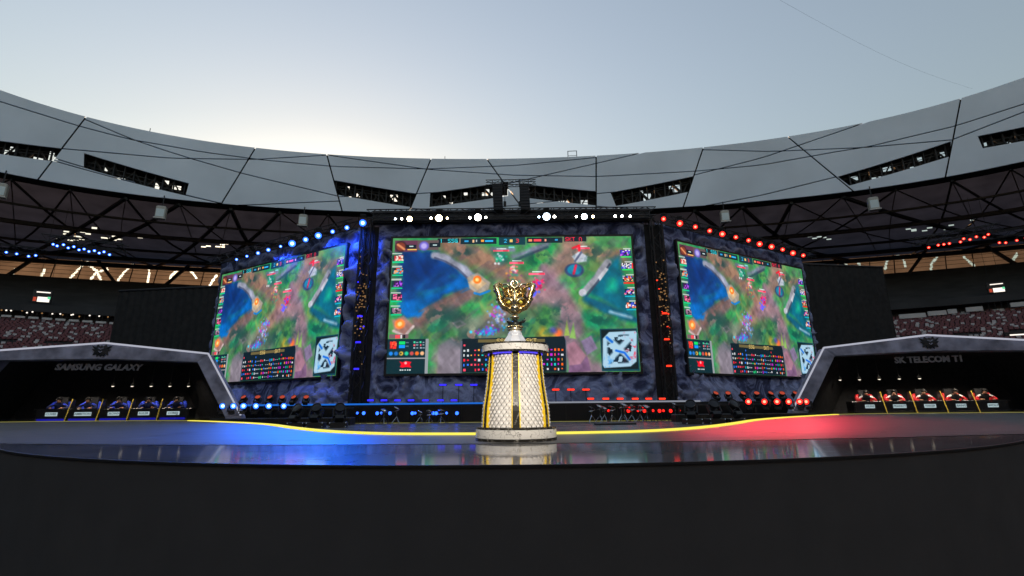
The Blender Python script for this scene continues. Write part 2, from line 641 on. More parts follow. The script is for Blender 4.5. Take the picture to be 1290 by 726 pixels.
# ceiling membrane panels between the ring and the outer rim
PH0, PH1 = -1.15, 1.15
holes = [((74,290),(113,303)), ((127,298),(151,304)), ((152,298),(182,300.5)), ((253,303),(292,312)), ((1018,296),(1048,302)), ((1118,286),(1130,288)),
         ((1144,286),(1174,291)), ((1192,282),(1202,290)), ((1218,272),(1232,278)), ((116,272),(119,290)), ((109,325),(112,332))]
def ceil_z(ph, k):
    return z_bot(ph) + (z_rim(ph) - z_bot(ph)) * max(0, (k - 3) / (KR - 3)) - 1.2 * math.sin(math.pi * max(0, k - 3) / (KR - 3))
nph, nk = 300, 56
bays_p, bays_k = 30, 4
cells = {}
for i in range(nph):
    for j in range(nk):
        p0, p1 = PH0 + (PH1 - PH0) * i / nph, PH0 + (PH1 - PH0) * (i + 1) / nph
        k0, k1 = 3 + (KR - 3) * j / nk, 3 + (KR - 3) * (j + 1) / nk
        q = ell((p0 + p1) / 2, (k0 + k1) / 2, ceil_z((p0 + p1) / 2, (k0 + k1) / 2))
        u, v = project(q)
        if any(a[0] <= u <= b[0] and a[1] <= v <= b[1] and noise.noise(Vector((u * .10, v * .9, 3))) > .12 for a, b in holes): continue
        cells.setdefault((i * bays_p // nph, j * bays_k // nk), []).append((p0, p1, k0, k1))
for key, cl in cells.items():
    mb = MB()
    for p0, p1, k0, k1 in cl:
        mb.face([ell(p0, k0, ceil_z(p0, k0)), ell(p0, k1, ceil_z(p0, k1)), ell(p1, k1, ceil_z(p1, k1)), ell(p1, k0, ceil_z(p1, k0))])
    roof_part(mb.build('ceiling_panel', MT['ceil'], merge=True))
mb = MB()
for i in range(60):                               # the rest of the roof round the back of the bowl
    a = PH1 + (2 * math.pi - 2 * PH1) * i / 60; b = PH1 + (2 * math.pi - 2 * PH1) * (i + 1) / 60
    mb.face([ell(a, 3, 38), ell(a, KR, 33), ell(b, KR, 33), ell(b, 3, 38)])
    mb.face([ell(a, KR, 33), ell(a, KR, 5), ell(b, KR, 5), ell(b, KR, 33)])
roof_part(mb.build('rear_ceiling', MT['ceil'], merge=True))
# criss-crossing roof beams under the membrane
for i in range(27):
    ph = PH0 + .04 + (PH1 - PH0 - .08) * i / 26
    for tw, rad in ((-random.uniform(.06, .26), random.choice((.12, .18, .34))), (random.uniform(.08, .28), random.choice((.12, .2, .38))), (random.uniform(-.05, .05), .09)):
        pts = []
        for j in range(9):
            k = 1 + (KR - 2) * j / 8
            p = ph + tw * (j / 8) + .012 * math.sin(i * 2.3) * math.sin(math.pi * j / 8)
            pts.append(ell(p, k, ceil_z(p, k) - .55))
        roof_part(MB().path(pts, rad, 4).build('roof_beam', MT['beam']))
for k, r in ((9, .25), (16, .5), (25, .3), (33, .55), (41, .6)):
    pts = [ell(PH0 + (PH1 - PH0) * j / 60, k, ceil_z(PH0 + (PH1 - PH0) * j / 60, k) - .9) for j in range(61)]
    roof_part(MB().path(pts, r, 4).build('ring_beam', MT['beam']))

# glowing facade strip under the rim: translucent membrane with curved slits and mullions
slits_px = [[(110,330),(99,339),(88,351)], [(112,334),(121,341),(126,350),(128,356)], [(113,354),(121,344),(135,339)], [(167,334),(157,343),(147,355)],
            [(188,340),(186,358)], [(213,358),(216,347),(226,339)], [(240,340),(247,351)], [(273,347),(263,361)], [(16,347),(19,340)], [(52,349),(56,340)],
            [(1115,340),(1117,329),(1120,325)], [(1131,322),(1138,327),(1141,336)], [(1172,342),(1174,332),(1183,321)], [(1214,324),(1228,336)], [(1273,334),(1281,320)],
            [(1030,337),(1036,331)], [(1063,328),(1068,338)], [(1080,330),(1086,338)]]
slits = [np.array([hit_ell(u, v, KR) for u, v in densify(pl, 2)]) for pl in slits_px]
allsl = np.concatenate(slits)
mb = MB()
npz, nps = 18, 1400
def strip_pt(p, f):
    return ell(p, KR, z_sill(p) - .6 + (z_rim(p) - z_sill(p) + 1.2) * f)
grid0 = len(mb.v)
for i in range(nps + 1):
    p = PH0 + (PH1 - PH0) * i / nps
    for j in range(npz + 1):
        mb.v.append(tuple(strip_pt(p, j / npz)))
for i in range(nps):
    p = PH0 + (PH1 - PH0) * (i + .5) / nps
    for j in range(npz):
        z = strip_pt(p, (j + .5) / npz).z
        d = np.hypot((allsl[:, 0] - p) * 130, allsl[:, 1] - z).min()
        if d < .24: continue
        a = i * (npz + 1) + j
        mb.grid([a, a + npz + 1, a + npz + 2, a + 1])
roof_part(mb.build('facade_membrane', MT['strip']))
for i in range(64):
    p = PH0 + (PH1 - PH0) * (i + .5) / 64
    if i % 3 == 0:
        pts = [ell(p + .035 * (f - .5) * (1 if i % 2 else -1), KR - .8 - 1.0 * f, strip_pt(p, f).z) for f in (0, .35, .7, 1)]
        roof_part(MB().path(pts, .42, 4).build('mullion', MT['beam']))
    else:
        roof_part(MB().tube(ell(p, KR - .4, strip_pt(p, 0).z), ell(p + .004, KR - .4, strip_pt(p, 1).z), .11, 4).build('mullion', MT['beam']))
for f in (.28, .45, .6, .74, .86):
    roof_part(MB().path([ell(PH0 + (PH1 - PH0) * j / 80, KR - .25, strip_pt(PH0 + (PH1 - PH0) * j / 80, f).z) for j in range(81)], .055, 4).build('transom', MT['beam']))

# ------------------------------------------------------------------ ground and the bowl
mb = MB()
mb.face([(-2500, -2500, -1.6), (2500, -2500, -1.6), (2500, 2500, -1.6), (-2500, 2500, -1.6)])
tag(mb.build('ground', MT['ground']), kind='structure')

K_LO, K_LT, K_UF, K_UB = -22.0, 8.0, 6.0, KR - .3
Z_LO = hit_ell(70, 472, K_LO)[1]
Z_LT = hit_ell(70, 405, K_LT)[1]
Z_UF = hit_ell(70, 391, K_UF)[1]
def ring_strip(mb, prof, ph0, ph1, n):
    base = len(mb.v); m = len(prof(0))
    for i in range(n + 1):
        p = ph0 + (ph1 - ph0) * i / n
        for k, z in prof(p):
            mb.v.append(tuple(ell(p, k, z)))
    for i in range(n):
        for j in range(m - 1):
            a = base + i * m + j
            mb.grid([a, a + m, a + m + 1, a + 1])
NROW = 30
def lower_prof(p):
    out = [(K_LO - .3, -1.6), (K_LO - .3, Z_LO + .9), (K_LO, Z_LO + .9), (K_LO, Z_LO)]
    for r in range(NROW):
        k = K_LO + (K_LT - K_LO) * r / NROW; k2 = K_LO + (K_LT - K_LO) * (r + 1) / NROW
        z = Z_LO + (Z_LT - Z_LO) * r / NROW
        out += [(k2, z), (k2, z + (Z_LT - Z_LO) / NROW)]
    return out + [(K_LT + .2, Z_UF)]
def upper_prof(p):
    out = [(K_UF + 2.0, Z_UF - .4), (K_UF, Z_UF - .4), (K_UF, Z_UF + .8), (K_UF + .3, Z_UF + .8), (K_UF + .3, Z_UF)]
    zt = z_sill(p)
    for r in range(20):
        k2 = K_UF + .3 + (K_UB - K_UF - .3) * (r + 1) / 20
        z = Z_UF + (zt - Z_UF) * r / 20
        out += [(k2, z), (k2, z + (zt - Z_UF) / 20)]
    return out + [(KR + .6, zt)]
mb = MB(); ring_strip(mb, lower_prof, -math.pi, math.pi, 120)
tag(mb.build('lower_grandstand', MT['stand']), 'dark stepped lower grandstand rising round the stage to the balcony', 'grandstand')
mb = MB(); ring_strip(mb, upper_prof, -math.pi, math.pi, 120)
tag(mb.build('upper_grandstand', MT['stand_up']), 'nearly black upper grandstand under the roof above the balcony', 'grandstand')

# seats
def seat_mesh(m):
    mb = MB()
    mb.box((0, -.02, .22), (.46, .42, .06))
    mb.box((0, .21, .40), (.44, .06, .36), Matrix.Rotation(R(-10), 3, 'X'))
    mb.box((0, .05, .09), (.08, .3, .20))
    return mb.mesh('stadium_seat', m)
SEAT = [seat_mesh(MT['seat_r']), seat_mesh(MT['seat_w'])]
seats = []
for side, (ua, ub) in enumerate(((-60, 172), (1100, 1350))):
    pa, pb = hit_ell(ua, 430, -8)[0], hit_ell(ub, 430, -8)[0]
    for r in range(NROW):
        k = K_LO + (K_LT - K_LO) * (r + .55) / NROW
        z = Z_LO + (Z_LT - Z_LO) * r / NROW
        dl = math.hypot((EA + k) * math.cos((pa + pb) / 2), (EB + k) * math.sin((pa + pb) / 2))
        step = .62 / dl
        m = int((pb - pa) / step)
        for i in range(m):
            if (i + 9 * side) % 60 in (0, 1, 2): continue          # stair aisles
            if r in (14, 15) and (i // 5) % 2: continue
            p = pa + step * (i + .5 + .5 * (r % 2) + .3 * math.sin(r * 7.3))
            pos = ell(p, k, z + .002)
            tan = Vector(((EA + k) * math.cos(p), -(EB + k) * math.sin(p), 0))
            white = random.random() < .20 + .2 * noise.noise(Vector((p * 30, r * .3, side)))
            u, v = project(pos)
            top = (448 - 8 * (1 - abs(u - 148) / 115)) if side == 0 else (440 - 8 * (1 - abs(u - 1160) / 115))
            vis = 0 <= u <= 1290 and v < top - 1 and not (side == 0 and u > 158) and not (side == 1 and u < 1112)
            seats.append((not vis, (pos - CAM_LOC).length, pos, math.atan2(tan.y, tan.x), int(white), side))
seats.sort(key=lambda q: (q[0], q[1]))
names = (('red plastic stadium seat in the stand beyond the booth with blue desk lights', 'white plastic stadium seat in the stand beyond the booth with blue desk lights'),
         ('red plastic stadium seat in the stand beyond the booth with red-shirted players', 'white plastic stadium seat in the stand beyond the booth with red-shirted players'))
per = [[q for q in seats if not q[0] and q[5] == sd][:150] for sd in (0, 1)]
chosen = per[0] + per[1]
ids = set(id(q) for q in chosen)
for q in chosen:
    o = link('stadium_seat', SEAT[q[4]])
    o.location = q[2]; o.rotation_euler = (0, 0, q[3])
    tag(o, names[q[5]][q[4]], 'seat', ('red' if q[4] == 0 else 'white') + ' seats of the lower stand behind the ' + ('blue-lit' if q[5] == 0 else 'red') + ' booth')
mb = MB()
src = [(np.array([v.co[:] for v in SEAT[0].vertices]), [tuple(p.vertices) for p in SEAT[0].polygons])][0]
for q in seats:
    if id(q) in ids: continue
    Rz = np.array(Matrix.Rotation(q[3], 3, 'Z'))
    base = len(mb.v)
    mb.v += [tuple(x) for x in (src[0] @ Rz.T + np.array(q[2]))]
    for f in src[1]:
        mb.f.append(tuple(base + i for i in f)); mb.m.append(q[4])
tag(mb.build('seat_rows', [MT['seat_r'], MT['seat_w']]), 'remaining rows of red and white seats in the lower stand', 'seats', kind='stuff')

# balcony boards, rail lights, score signs
def facing(p, k):
    t = Vector(((EA + k) * math.cos(p), -(EB + k) * math.sin(p), 0))
    return math.atan2(t.y, t.x)
def ring_box(name, u, v0, v1, w_px, k, m, lab, cat, grp, depth=.25):
    pa, z1 = hit_ell(u, v0, k); z0 = hit_ell(u, v1, k)[1]
    pb = hit_ell(u + w_px, v0, k)[0]
    p = (pa + pb) / 2
    w = (ell(pb, k, 0) - ell(pa, k, 0)).length
    o = MB().bbox((0, 0, 0), (w, depth, z1 - z0), .04).build(name, m)
    o.location = ell(p, k, (z0 + z1) / 2); o.rotation_euler = (0, 0, facing(p, k))
    tag(o, lab, cat, grp)
    return o
lean_l, lean_r = .062, -.062
for u, w in ((0, 24), (42, 27), (90, 28), (136, 18)):
    ring_box('balcony_board', u, 403 + u * lean_l * 1.05, 409 + u * lean_l * 1.05, w, K_LT - .4, MT['board_o'], 'orange board along the balcony above seats beyond the blue-lit booth', 'board', 'orange balcony boards on the blue side')
for u, w in ((26, 14), (72, 15), (122, 13)):
    ring_box('balcony_sign', u, 402 + u * lean_l * 1.05, 407 + u * lean_l * 1.05, w, K_LT - .7, MT['board_w'], 'white sign between orange boards beyond the blue-lit booth', 'sign', 'white balcony signs on the blue side')
for u, w in ((1118, 26), (1172, 32), (1222, 30), (1264, 40)):
    dv = (u - 1118) * -.105
    ring_box('balcony_board', u, 405 + dv, 412 + dv, w, K_LT - .4, MT['board_o'], 'orange board along the balcony above seats beyond the red booth', 'board', 'orange balcony boards on the red side')
for u, w in ((1148, 14), (1203, 16), (1250, 15)):
    dv = (u - 1118) * -.105
    ring_box('balcony_sign', u, 404 + dv, 409 + dv, w, K_LT - .7, MT['board_w'], 'white sign between orange boards beyond the red booth', 'sign', 'white balcony signs on the red side')
for u, w in ((1132, 34), (1168, 24), (1193, 12), (1216, 22), (1272, 26)):
    dv = (u - 1118) * -.105
    ring_box('parapet_board', u, 398 + dv, 403.5 + dv, w, K_UF - .3, MT['board_w'], 'pale board on the parapet above the orange balcony boards', 'board', 'pale parapet boards on the red side')
for i in range(9):
    u = 2 + i * 17
    ring_box('parapet_board', u, 396.5 + u * .068, 399 + u * .068, 13, K_UF - .3, MT['board_w'], 'thin pale board on the parapet under yellow rail lights', 'board', 'pale parapet boards on the blue side')
def small_lamp(name, u, v, k, m, r, lab, grp, post):
    p, z = hit_ell(u, v, k)
    root = empty(name, ell(p, k, z - post), facing(p, k))
    MB().tube((0, 0, 0), (0, 0, post), .05, 5).build('post', MT['black'], root)
    MB().ball((0, -.02, post), r, 8).build('bulb', m, root, True)
    tag(root, lab, 'lamp', grp)
YL = [2, 8, 14, 28, 34, 41, 53, 66, 76, 79, 90, 92, 100, 113, 125, 136, 148, 158]
for i, u in enumerate(YL):
    small_lamp('rail_lamp', u, 391 + u * .068 + random.uniform(-1.5, 1.5), K_UF + .15, MT['e_sign'] if i % 3 else MT['e_amber'], .12, 'small yellow lamp on the dark parapet rail above the seats', 'yellow lamps along the parapet rail', 1.0)
for i in range(14):
    u = 49 + i * 7.4
    small_lamp('stand_lamp', u, 386.5 + (u - 49) * .09, K_UF + .25, MT['e_indigo'], .16, 'small blue lamp in a row across the dark upper stand', 'blue lamps across the upper stand', 1.5)
for i in range(7):
    u = 1236 + i * 8
    small_lamp('stand_lamp', u, 381 - i * 1.2, K_UF + .25, MT['e_ember'], .12, 'small dim red lamp in a row across the dark upper stand', 'red lamps across the upper stand', 1.5)
def score_sign(u, v, k, w, h, lab):
    p, z = hit_ell(u, v, k)
    root = empty('lit_sign', ell(p, k, z), facing(p, k))
    MB().bbox((0, .2, 0), (w + .3, .4, h * 2.6), .05).build('casing', MT['black'], root)
    MB().box((w * .12, -.02, -h * .7), (w * .7, .03, h)).build('lit_face', MT['e_sign'], root)
    MB().box((-w * .38, -.02, -h * .7), (w * .18, .03, h * .8)).build('red_lit_end', MT['e_ember'], root)
    MB().box((w * .42, -.03, -h * .35), (w * .16, .03, h * .5)).build('green_lit_end', MT['e_green'], root)
    MB().box((.05 * w, -.02, h * .75), (w * .8, .03, h * .22)).build('lit_strip', MT['e_sign'], root)
    top = max(3.0, ceil_z(p, max(4, k)) - z - .3) if k > 0 else 0
    for s in ((-1, 1) if top else ()):
        MB().tube((s * w * .35, .2, h * 1.3), (s * w * .35, .2, top), .03, 5).build('hanger', MT['black'], root)
    tag(root, lab, 'sign')
score_sign(53, 373, K_UF + 3, 2.2, .85, 'small lit sign hanging in the upper stand above blue lamps')
score_sign(1255, 362, K_UF + 3, 2.0, .7, 'small lit sign hanging in the upper stand above red lamps')
score_sign(1284, 427, -10, 2.4, .75, 'small lit sign among the seats at the corner of the red booth')

# hanging floodlights under the ring
for u, v, lab in ((203, 268, 'pale floodlight hanging under the roof ring above blue hanging truss'), (1, 240, 'pale floodlight at the foot of the roof ring over the far blue lamps'),
                  (1100, 257, 'pale floodlight hanging under the roof ring above red hanging truss'), (913, 273, 'pale floodlight under the roof ring above the red lamp row'), (382, 278, 'pale floodlight under the roof ring above the blue lamp row')):
    p, z = hit_ell(u, v, -.5)
    root = empty('floodlight', ell(p, -.5, z), facing(p, 0))
    MB().bbox((0, 0, 0), (1.5, 1.2, 2.2), .15).build('housing', MT['flood'], root)
    MB().box((0, -.61, -.2), (1.2, .03, 1.4)).build('front_glass', MT['plate'], root)
    MB().box((0, -.3, -1.2), (1.7, .9, .16)).build('visor', MT['board_w'], root)
    MB().tube((0, .2, 1.0), (0, .2, max(1.4, z_bot(p) - z + .3)), .09, 5).build('hanger', MT['beam'], root)
    tag(root, lab, 'floodlight')

# little rail frame and masts on top of the ring
p, z = hit_ell(721, 196, 1.0)
root = empty('rooftop_frame', ell(p, 1.0, z_top(p) - .3), facing(p, 0))
for x in (-.9, .9):
    MB().tube((x, 0, 0), (x, 0, 2.2), .08, 5).build('post', MT['alu'], root)
MB().tube((-.9, 0, 2.15), (.9, 0, 2.15), .07, 5).build('top_rail', MT['alu'], root)
MB().tube((-.9, 0, 1.1), (.9, 0, 1.1), .05, 5).build('middle_rail', MT['alu'], root)
tag(root, 'small pale square rail frame standing on top of the roof ring', 'rail frame')
for u, lab in ((186, 'thin mast on the roof ring near the warm bright sky'), (561, 'tiny stub mast on the roof ring above the hanging speakers')):
    p, z = hit_ell(u, 180, .6)
    tag(MB().tube(ell(p, .6, z_top(p) - .3), ell(p, .6, z_top(p) + .9), .06, 5).build('roof_mast', MT['beam']), lab, 'mast')
a, b = at_y(975, -4, 40), at_y(1225, 112, 62)
pts = [a.lerp(b, i / 12) - Vector((0, 0, 1.2 * math.sin(math.pi * i / 12))) for i in range(13)]
tag(MB().path(pts, .007, 4).build('overhead_cable', MT['alu']), 'thin cable strung across the open sky to the roof ring', 'cable')

# ------------------------------------------------------------------ stage floor
def floor_mat(name, base, r0, r1, streak):
    m = bpy.data.materials.new(name)
    m.use_nodes = True
    N, L = m.node_tree.nodes, m.node_tree.links
    b = N['Principled BSDF']
    tc = N.new('ShaderNodeTexCoord')
    mp = N.new('ShaderNodeMapping')
    mp.inputs['Scale'].default_value = streak
    L.new(tc.outputs['Object'], mp.inputs[0])
    nz = N.new('ShaderNodeTexNoise')
    nz.inputs['Scale'].default_value = 1.0
    nz.inputs['Detail'].default_value = 8
    nz.inputs['Roughness'].default_value = .65
    L.new(mp.outputs[0], nz.inputs['Vector'])
    rr = N.new('ShaderNodeMapRange')
    rr.inputs['From Min'].default_value = .3; rr.inputs['From Max'].default_value = .7
    rr.inputs['To Min'].default_value = r0; rr.inputs['To Max'].default_value = r1
    L.new(nz.outputs['Fac'], rr.inputs['Value']); L.new(rr.outputs[0], b.inputs['Roughness'])
    rp = N.new('ShaderNodeValToRGB')
    rp.color_ramp.elements[0].position, rp.color_ramp.elements[1].position = .3, .7
    rp.color_ramp.elements[0].color = (*[x * .65 for x in base], 1)
    rp.color_ramp.elements[1].color = (*[x * 1.3 for x in base], 1)
    L.new(nz.outputs['Fac'], rp.inputs[0]); L.new(rp.outputs[0], b.inputs['Base Color'])
    bp = N.new('ShaderNodeBump')
    bp.inputs['Strength'].default_value = .06; bp.inputs['Distance'].default_value = .01
    L.new(nz.outputs['Fac'], bp.inputs['Height']); L.new(bp.outputs[0], b.inputs['Normal'])
    return m
MT['floor'] = floor_mat('brushed_stage_floor', (.10, .10, .105), .26, .42, (.7, 5.0, 1))
MT['lip'] = floor_mat('glossy_stage_edge', (.12, .122, .13), .24, .36, (1.5, 1.5, 1))
lb = MT['lip'].node_tree.nodes['Principled BSDF']; lb.inputs['Coat Weight'].default_value = .9; lb.inputs['Coat Roughness'].default_value = .06
MT['low'] = floor_mat('lower_stage_floor', (.16, .16, .17), .22, .34, (.8, 3.0, 1))

half_front = [(math.sin(a) * 8.1, 11.33 - math.cos(a) * 8.1) for a in np.linspace(0, .74, 24)]
t = (math.cos(.74), math.sin(.74))
half_front += [(half_front[-1][0] + t[0] * d, half_front[-1][1] + t[1] * d * .2) for d in (4, 9, 16, 26)]
half_mid = [(x, 28.1 - math.sqrt(23.0 ** 2 - x * x)) for x in np.linspace(0, 9, 20)]
half_back_raw = [(0, 6.75), (1.0, 6.87), (1.9, 7.15), (3.0, 8.1), (4.3, 9.8), (5.8, 12.0), (7.4, 13.9), (9.0, 15.5), (10.8, 17.2), (12.2, 18.3), (14, 18.9), (18, 18.8), (22, 18.2), (28, 17.2)]
def smooth_curve(p, n=6):
    p = [Vector((*q, 0)) for q in p]
    out = []
    for i in range(len(p) - 1):
        a, b, c, d = p[max(i - 1, 0)], p[i], p[i + 1], p[min(i + 2, len(p) - 1)]
        for j in range(n):
            t = j / n
            out.append(tuple((.5 * (2 * b + (c - a) * t + (2 * a - 5 * b + 4 * c - d) * t * t + (3 * b - a - 3 * c + d) * t ** 3))[:2]))
    return out + [tuple(p[-1][:2])]
half_back = smooth_curve(half_back_raw)
def both(h):
    return [(-x, y) for x, y in h[:0:-1]] + list(h)
FRONT, BACK, MID = both(half_front), both(half_back), both(half_mid)
def y_on(curve, x):
    xs = [p[0] for p in curve]
    return float(np.interp(x, xs, [p[1] for p in curve]))
xs = sorted(set([round(p[0], 4) for p in FRONT if abs(p[0]) < 28] + [round(p[0], 4) for p in BACK]))
mb, ml, sk = MB(), MB(), MB()
for a, b in zip(xs, xs[1:]):
    fa, fb, ba, bb = y_on(FRONT, a), y_on(FRONT, b), y_on(BACK, a), y_on(BACK, b)
    if fa >= ba or fb >= bb: continue
    ma, mm = max(fa, min(ba, y_on(MID, a))), max(fb, min(bb, y_on(MID, b)))
    if abs(a) < 8.9 and abs(b) < 8.9:
        if ma > fa + .001 or mm > fb + .001:
            ml.face([(a, fa, 0), (b, fb, 0), (b, mm, 0), (a, ma, 0)])
        mb.face([(a, ma, .004), (b, mm, .004), (b, bb, .004), (a, ba, .004)])
    else:
        mb.face([(a, fa, .004), (b, fb, .004), (b, bb, .004), (a, ba, .004)])
    sk.face([(a, fa, -1.6), (b, fb, -1.6), (b, fb, -.012), (a, fa, -.012)])
    sk.face([(b, bb, -1.6), (a, ba, -1.6), (a, ba, -.012), (b, bb, -.012)])
tag(mb.build('stage_floor', MT['floor'], merge=True), kind='structure')
tag(ml.build('stage_edge_floor', MT['lip'], merge=True), kind='structure')
tag(sk.build('stage_skirt', MT['skirt'], merge=True), kind='structure')
# thin metal nosing along the front of the platform
nos = [(x, y - .004, -.006) for x, y in FRONT if abs(x) < 28]
tag(MB().path(nos, .012, 4).build('stage_nosing', MT['black']), kind='structure')
# lower floor behind the platform
mb = MB()
mb.face([(-40, 6, -.3), (40, 6, -.3), (40, 60, -.3), (-40, 60, -.3)])
lf = mb.build('lower_stage_floor', MT['low'])
tag(lf, kind='structure')
me = lf.data
# led line round the back edge of the platform
led = [(x, y, .016) for x, y in BACK if abs(x) < 11.6]
mb = MB()
for (a, b, c), (d, e, f) in zip(led, led[1:]):
    mb.box(((a + d) / 2, (b + e) / 2, .014), (math.hypot(d - a, e - b) + .01, .15, .03), Matrix.Rotation(math.atan2(e - b, d - a), 3, 'Z'))
tag(mb.build('led_line', MT['e_yellow']), 'bright yellow light line curving round the back edge of the platform', 'light strip')
for sgn, lab in ((-1, 'dim yellow light line at the foot of the blue-lit booth'), (1, 'dim yellow light line at the foot of the red booth')):
    led = [(x, y) for x, y in BACK if 11.6 <= x * sgn < 21]
    mb = MB()
    for (a, b), (d, e) in zip(led, led[1:]):
        mb.box(((a + d) / 2, (b + e) / 2, .014), (math.hypot(d - a, e - b) + .01, .09, .02), Matrix.Rotation(math.atan2(e - b, d - a), 3, 'Z'))
    tag(mb.build('led_line', MT['e_yeldim']), lab, 'light strip')

# ------------------------------------------------------------------ pedestal and trophy
PY = 5.66
ped = empty('pedestal', (.03, PY, .004))
tag(ped, 'white scaled trophy pedestal with black marble ribs, brass edges and round marble base', 'pedestal')
MB().lathe([(0, 0), (.455, 0), (.455, .028), (.43, .03)], 64).build('base_foot', MT['marble_k'], ped, False)
MB().lathe([(.43, .028), (.452, .030), (.452, .118), (.44, .122)], 64).build('base_drum', MT['marble_w'], ped, False)
MB().lathe([(.44, .118), (.447, .120), (.447, .142), (.30, .146)], 64).build('base_rim', MT['marble_k'], ped, False)
ZB, ZT = .144, .945
def body_r(f):                     # f: 0 bottom, 1 top
    return .385 - .075 * f + .010 * math.sin(math.pi * f) * 1.0 - .032 * max(0, math.sin(math.pi * min(1, max(0, (f - .25) / .75)))) * .55
MB().lathe([(body_r(0) - .055, ZB)] + [(body_r(i / 10) - .055, ZB + (ZT - ZB) * i / 10) for i in range(11)], 36).build('core', MT['ivory_dark'], ped)
for i in range(6):
    a_c = -math.pi / 2 + i * math.pi / 3
    # rib of black marble with brass edges
    def bent(da0, da1, dr, name, m, parent):
        mb = MB(); n = 14
        for k in range(n + 1):
            f = k / n; z = ZB + (ZT - ZB) * f; r = body_r(f) + dr
            for da, rr in ((da0, r - .05), (da0, r), (da1, r), (da1, r - .05)):
                mb.v.append((rr * math.cos(a_c + da), rr * math.sin(a_c + da), z))
        for k in range(n):
            for j in range(3):
                q = k * 4 + j
                mb.grid([q, q + 1, q + 5, q + 4])
        return mb.build(name, m, parent)
    rib = bent(-.095, .095, .006, 'rib', MT['marble_k'], ped)
    bent(-.118, -.096, .014, 'brass_edge', MT['brass'], rib)
    bent(.096, .118, .014, 'brass_edge', MT['brass'], rib)
    # scaled panel
    a_p = a_c + math.pi / 6
    lo, hi = -math.pi / 6 + .125, math.pi / 6 - .125
    mb = MB(); n, mcol = 14, 8
    def bulge(t): return .012 * (1 - (2 * t - 1) ** 2)
    for k in range(n + 1):
        for j in range(mcol + 1):
            f, t = k / n, j / mcol
            r = body_r(f) - .020 + bulge(t); a = a_p + lo + (hi - lo) * t
            mb.v.append((r * math.cos(a), r * math.sin(a), ZB + (ZT - ZB) * f))
    for k in range(n):
        for j in range(mcol):
            q = k * (mcol + 1) + j
            mb.grid([q, q + 1, q + mcol + 2, q + mcol + 1])
    pan = mb.build('scale_panel', MT['ivory_dark'], ped)
    mb = MB(); rows, ncol = 21, 5
    for r_ in range(rows + 1):
        for c_ in range(ncol + (r_ % 2)):
            tc_ = (c_ + (.5 if r_ % 2 == 0 else 0)) / ncol
            fc = (r_ + .3) / rows
            w, h = .47 / ncol, 1.02 / rows
            shape = ((0, -h * .93), (w * .9, -h * .36), (w * .86, h * .5), (0, h * .9), (-w * .86, h * .5), (-w * .9, -h * .36))
            pts = []
            cen = None
            for q, (dt, df) in enumerate(shape + ((0, -h * .2),)):
                t = min(1, max(0, tc_ + dt)); f = min(1, max(0, fc + df))
                lift = (.006 if df < 0 else -.007) if q < 6 else .013
                r = body_r(f) - .020 + bulge(t) + lift + .002
                a = a_p + lo + (hi - lo) * t
                pts.append(Vector((r * math.cos(a), r * math.sin(a), ZB + (ZT - ZB) * f)))
            base = len(mb.v)
            mb.v += [tuple(p) for p in pts]
            for q in range(6):
                mb.grid([base + q, base + (q + 1) % 6, base + 6])
    tag(mb.build('scales', MT['ivory'], pan), kind='stuff')
    MB().lathe([(body_r(1) - .03, ZT - .006), (body_r(1) + .008, ZT - .006), (body_r(1) + .008, ZT), (body_r(1) - .03, ZT)], 6, a0=a_p + lo, a1=a_p + hi).build('underglow', MT['e_violet'], ped)
MB().lathe([(.25, ZT), (.37, ZT + .004), (.375, ZT + .022), (.36, ZT + .024)], 64).build('top_underside', MT['marble_k'], ped)
MB().lathe([(.36, ZT + .022), (.388, ZT + .024), (.388, ZT + .092), (.37, ZT + .095)], 64).build('top_drum', MT['marble_w'], ped)
MB().lathe([(.37, ZT + .093), (.380, ZT + .095), (.380, ZT + .112), (0, ZT + .112)], 64).build('top_slab', MT['marble_k'], ped)
TZ = .004 + ZT + .112

tro = empty('trophy', (.03, PY, TZ))
tag(tro, 'ornate gold cup with flared horned handles on a stepped silver foot', 'trophy')
MB().lathe([(0, 0), (.165, 0), (.168, .008), (.160, .016), (.150, .018), (.118, .075), (.092, .112), (.086, .128)], 8, rot=Matrix.Rotation(R(22.5), 3, 'Z')).build('foot', MT['silver'], tro)
MB().lathe([(.086, .126), (.083, .132), (.074, .150), (.070, .168)], 24).build('foot_collar', MT['silver'], tro, True)
MB().lathe([(.066, .165), (.086, .172), (.090, .186), (.078, .197), (.086, .206), (.088, .222), (.070, .232)], 32).build('lower_band', MT['palegold'], tro, True)
for i in range(12):
    a = 2 * math.pi * i / 12
    MB().ball((.087 * math.cos(a), .087 * math.sin(a), .214), .013, 8).build('band_stud', MT['gold'], tro, True)
MB().lathe([(.070, .228), (.084, .244), (.072, .262), (.040, .278), (.032, .300), (.036, .315)], 24).build('stem', MT['iron'], tro, True)
for i in range(6):
    a = 2 * math.pi * (i + .5) / 6
    d = Vector((math.cos(a), math.sin(a), 0))
    MB().path([d * .045 + Vector((0, 0, .262)), d * .085 + Vector((0, 0, .268)), d * .105 + Vector((0, 0, .292)), d * .095 + Vector((0, 0, .312))], [.016, .014, .010, .003], 6).build('stem_claw', MT['iron'], tro, True)
MB().lathe([(.034, .305), (.052, .318), (.056, .336), (.042, .352), (.034, .362), (.050, .376)], 24).build('knop', MT['palegold'], tro, True)
MB().lathe([(.035, .365), (.062, .385), (.095, .425), (.122, .480), (.135, .545), (.138, .610), (.146, .660), (.150, .672), (.140, .676), (.128, .640), (.12, .60), (0, .56)], 32).build('bowl', MT['gold'], tro, True)
tro.children[-1].scale = (1.34, 1, 1)
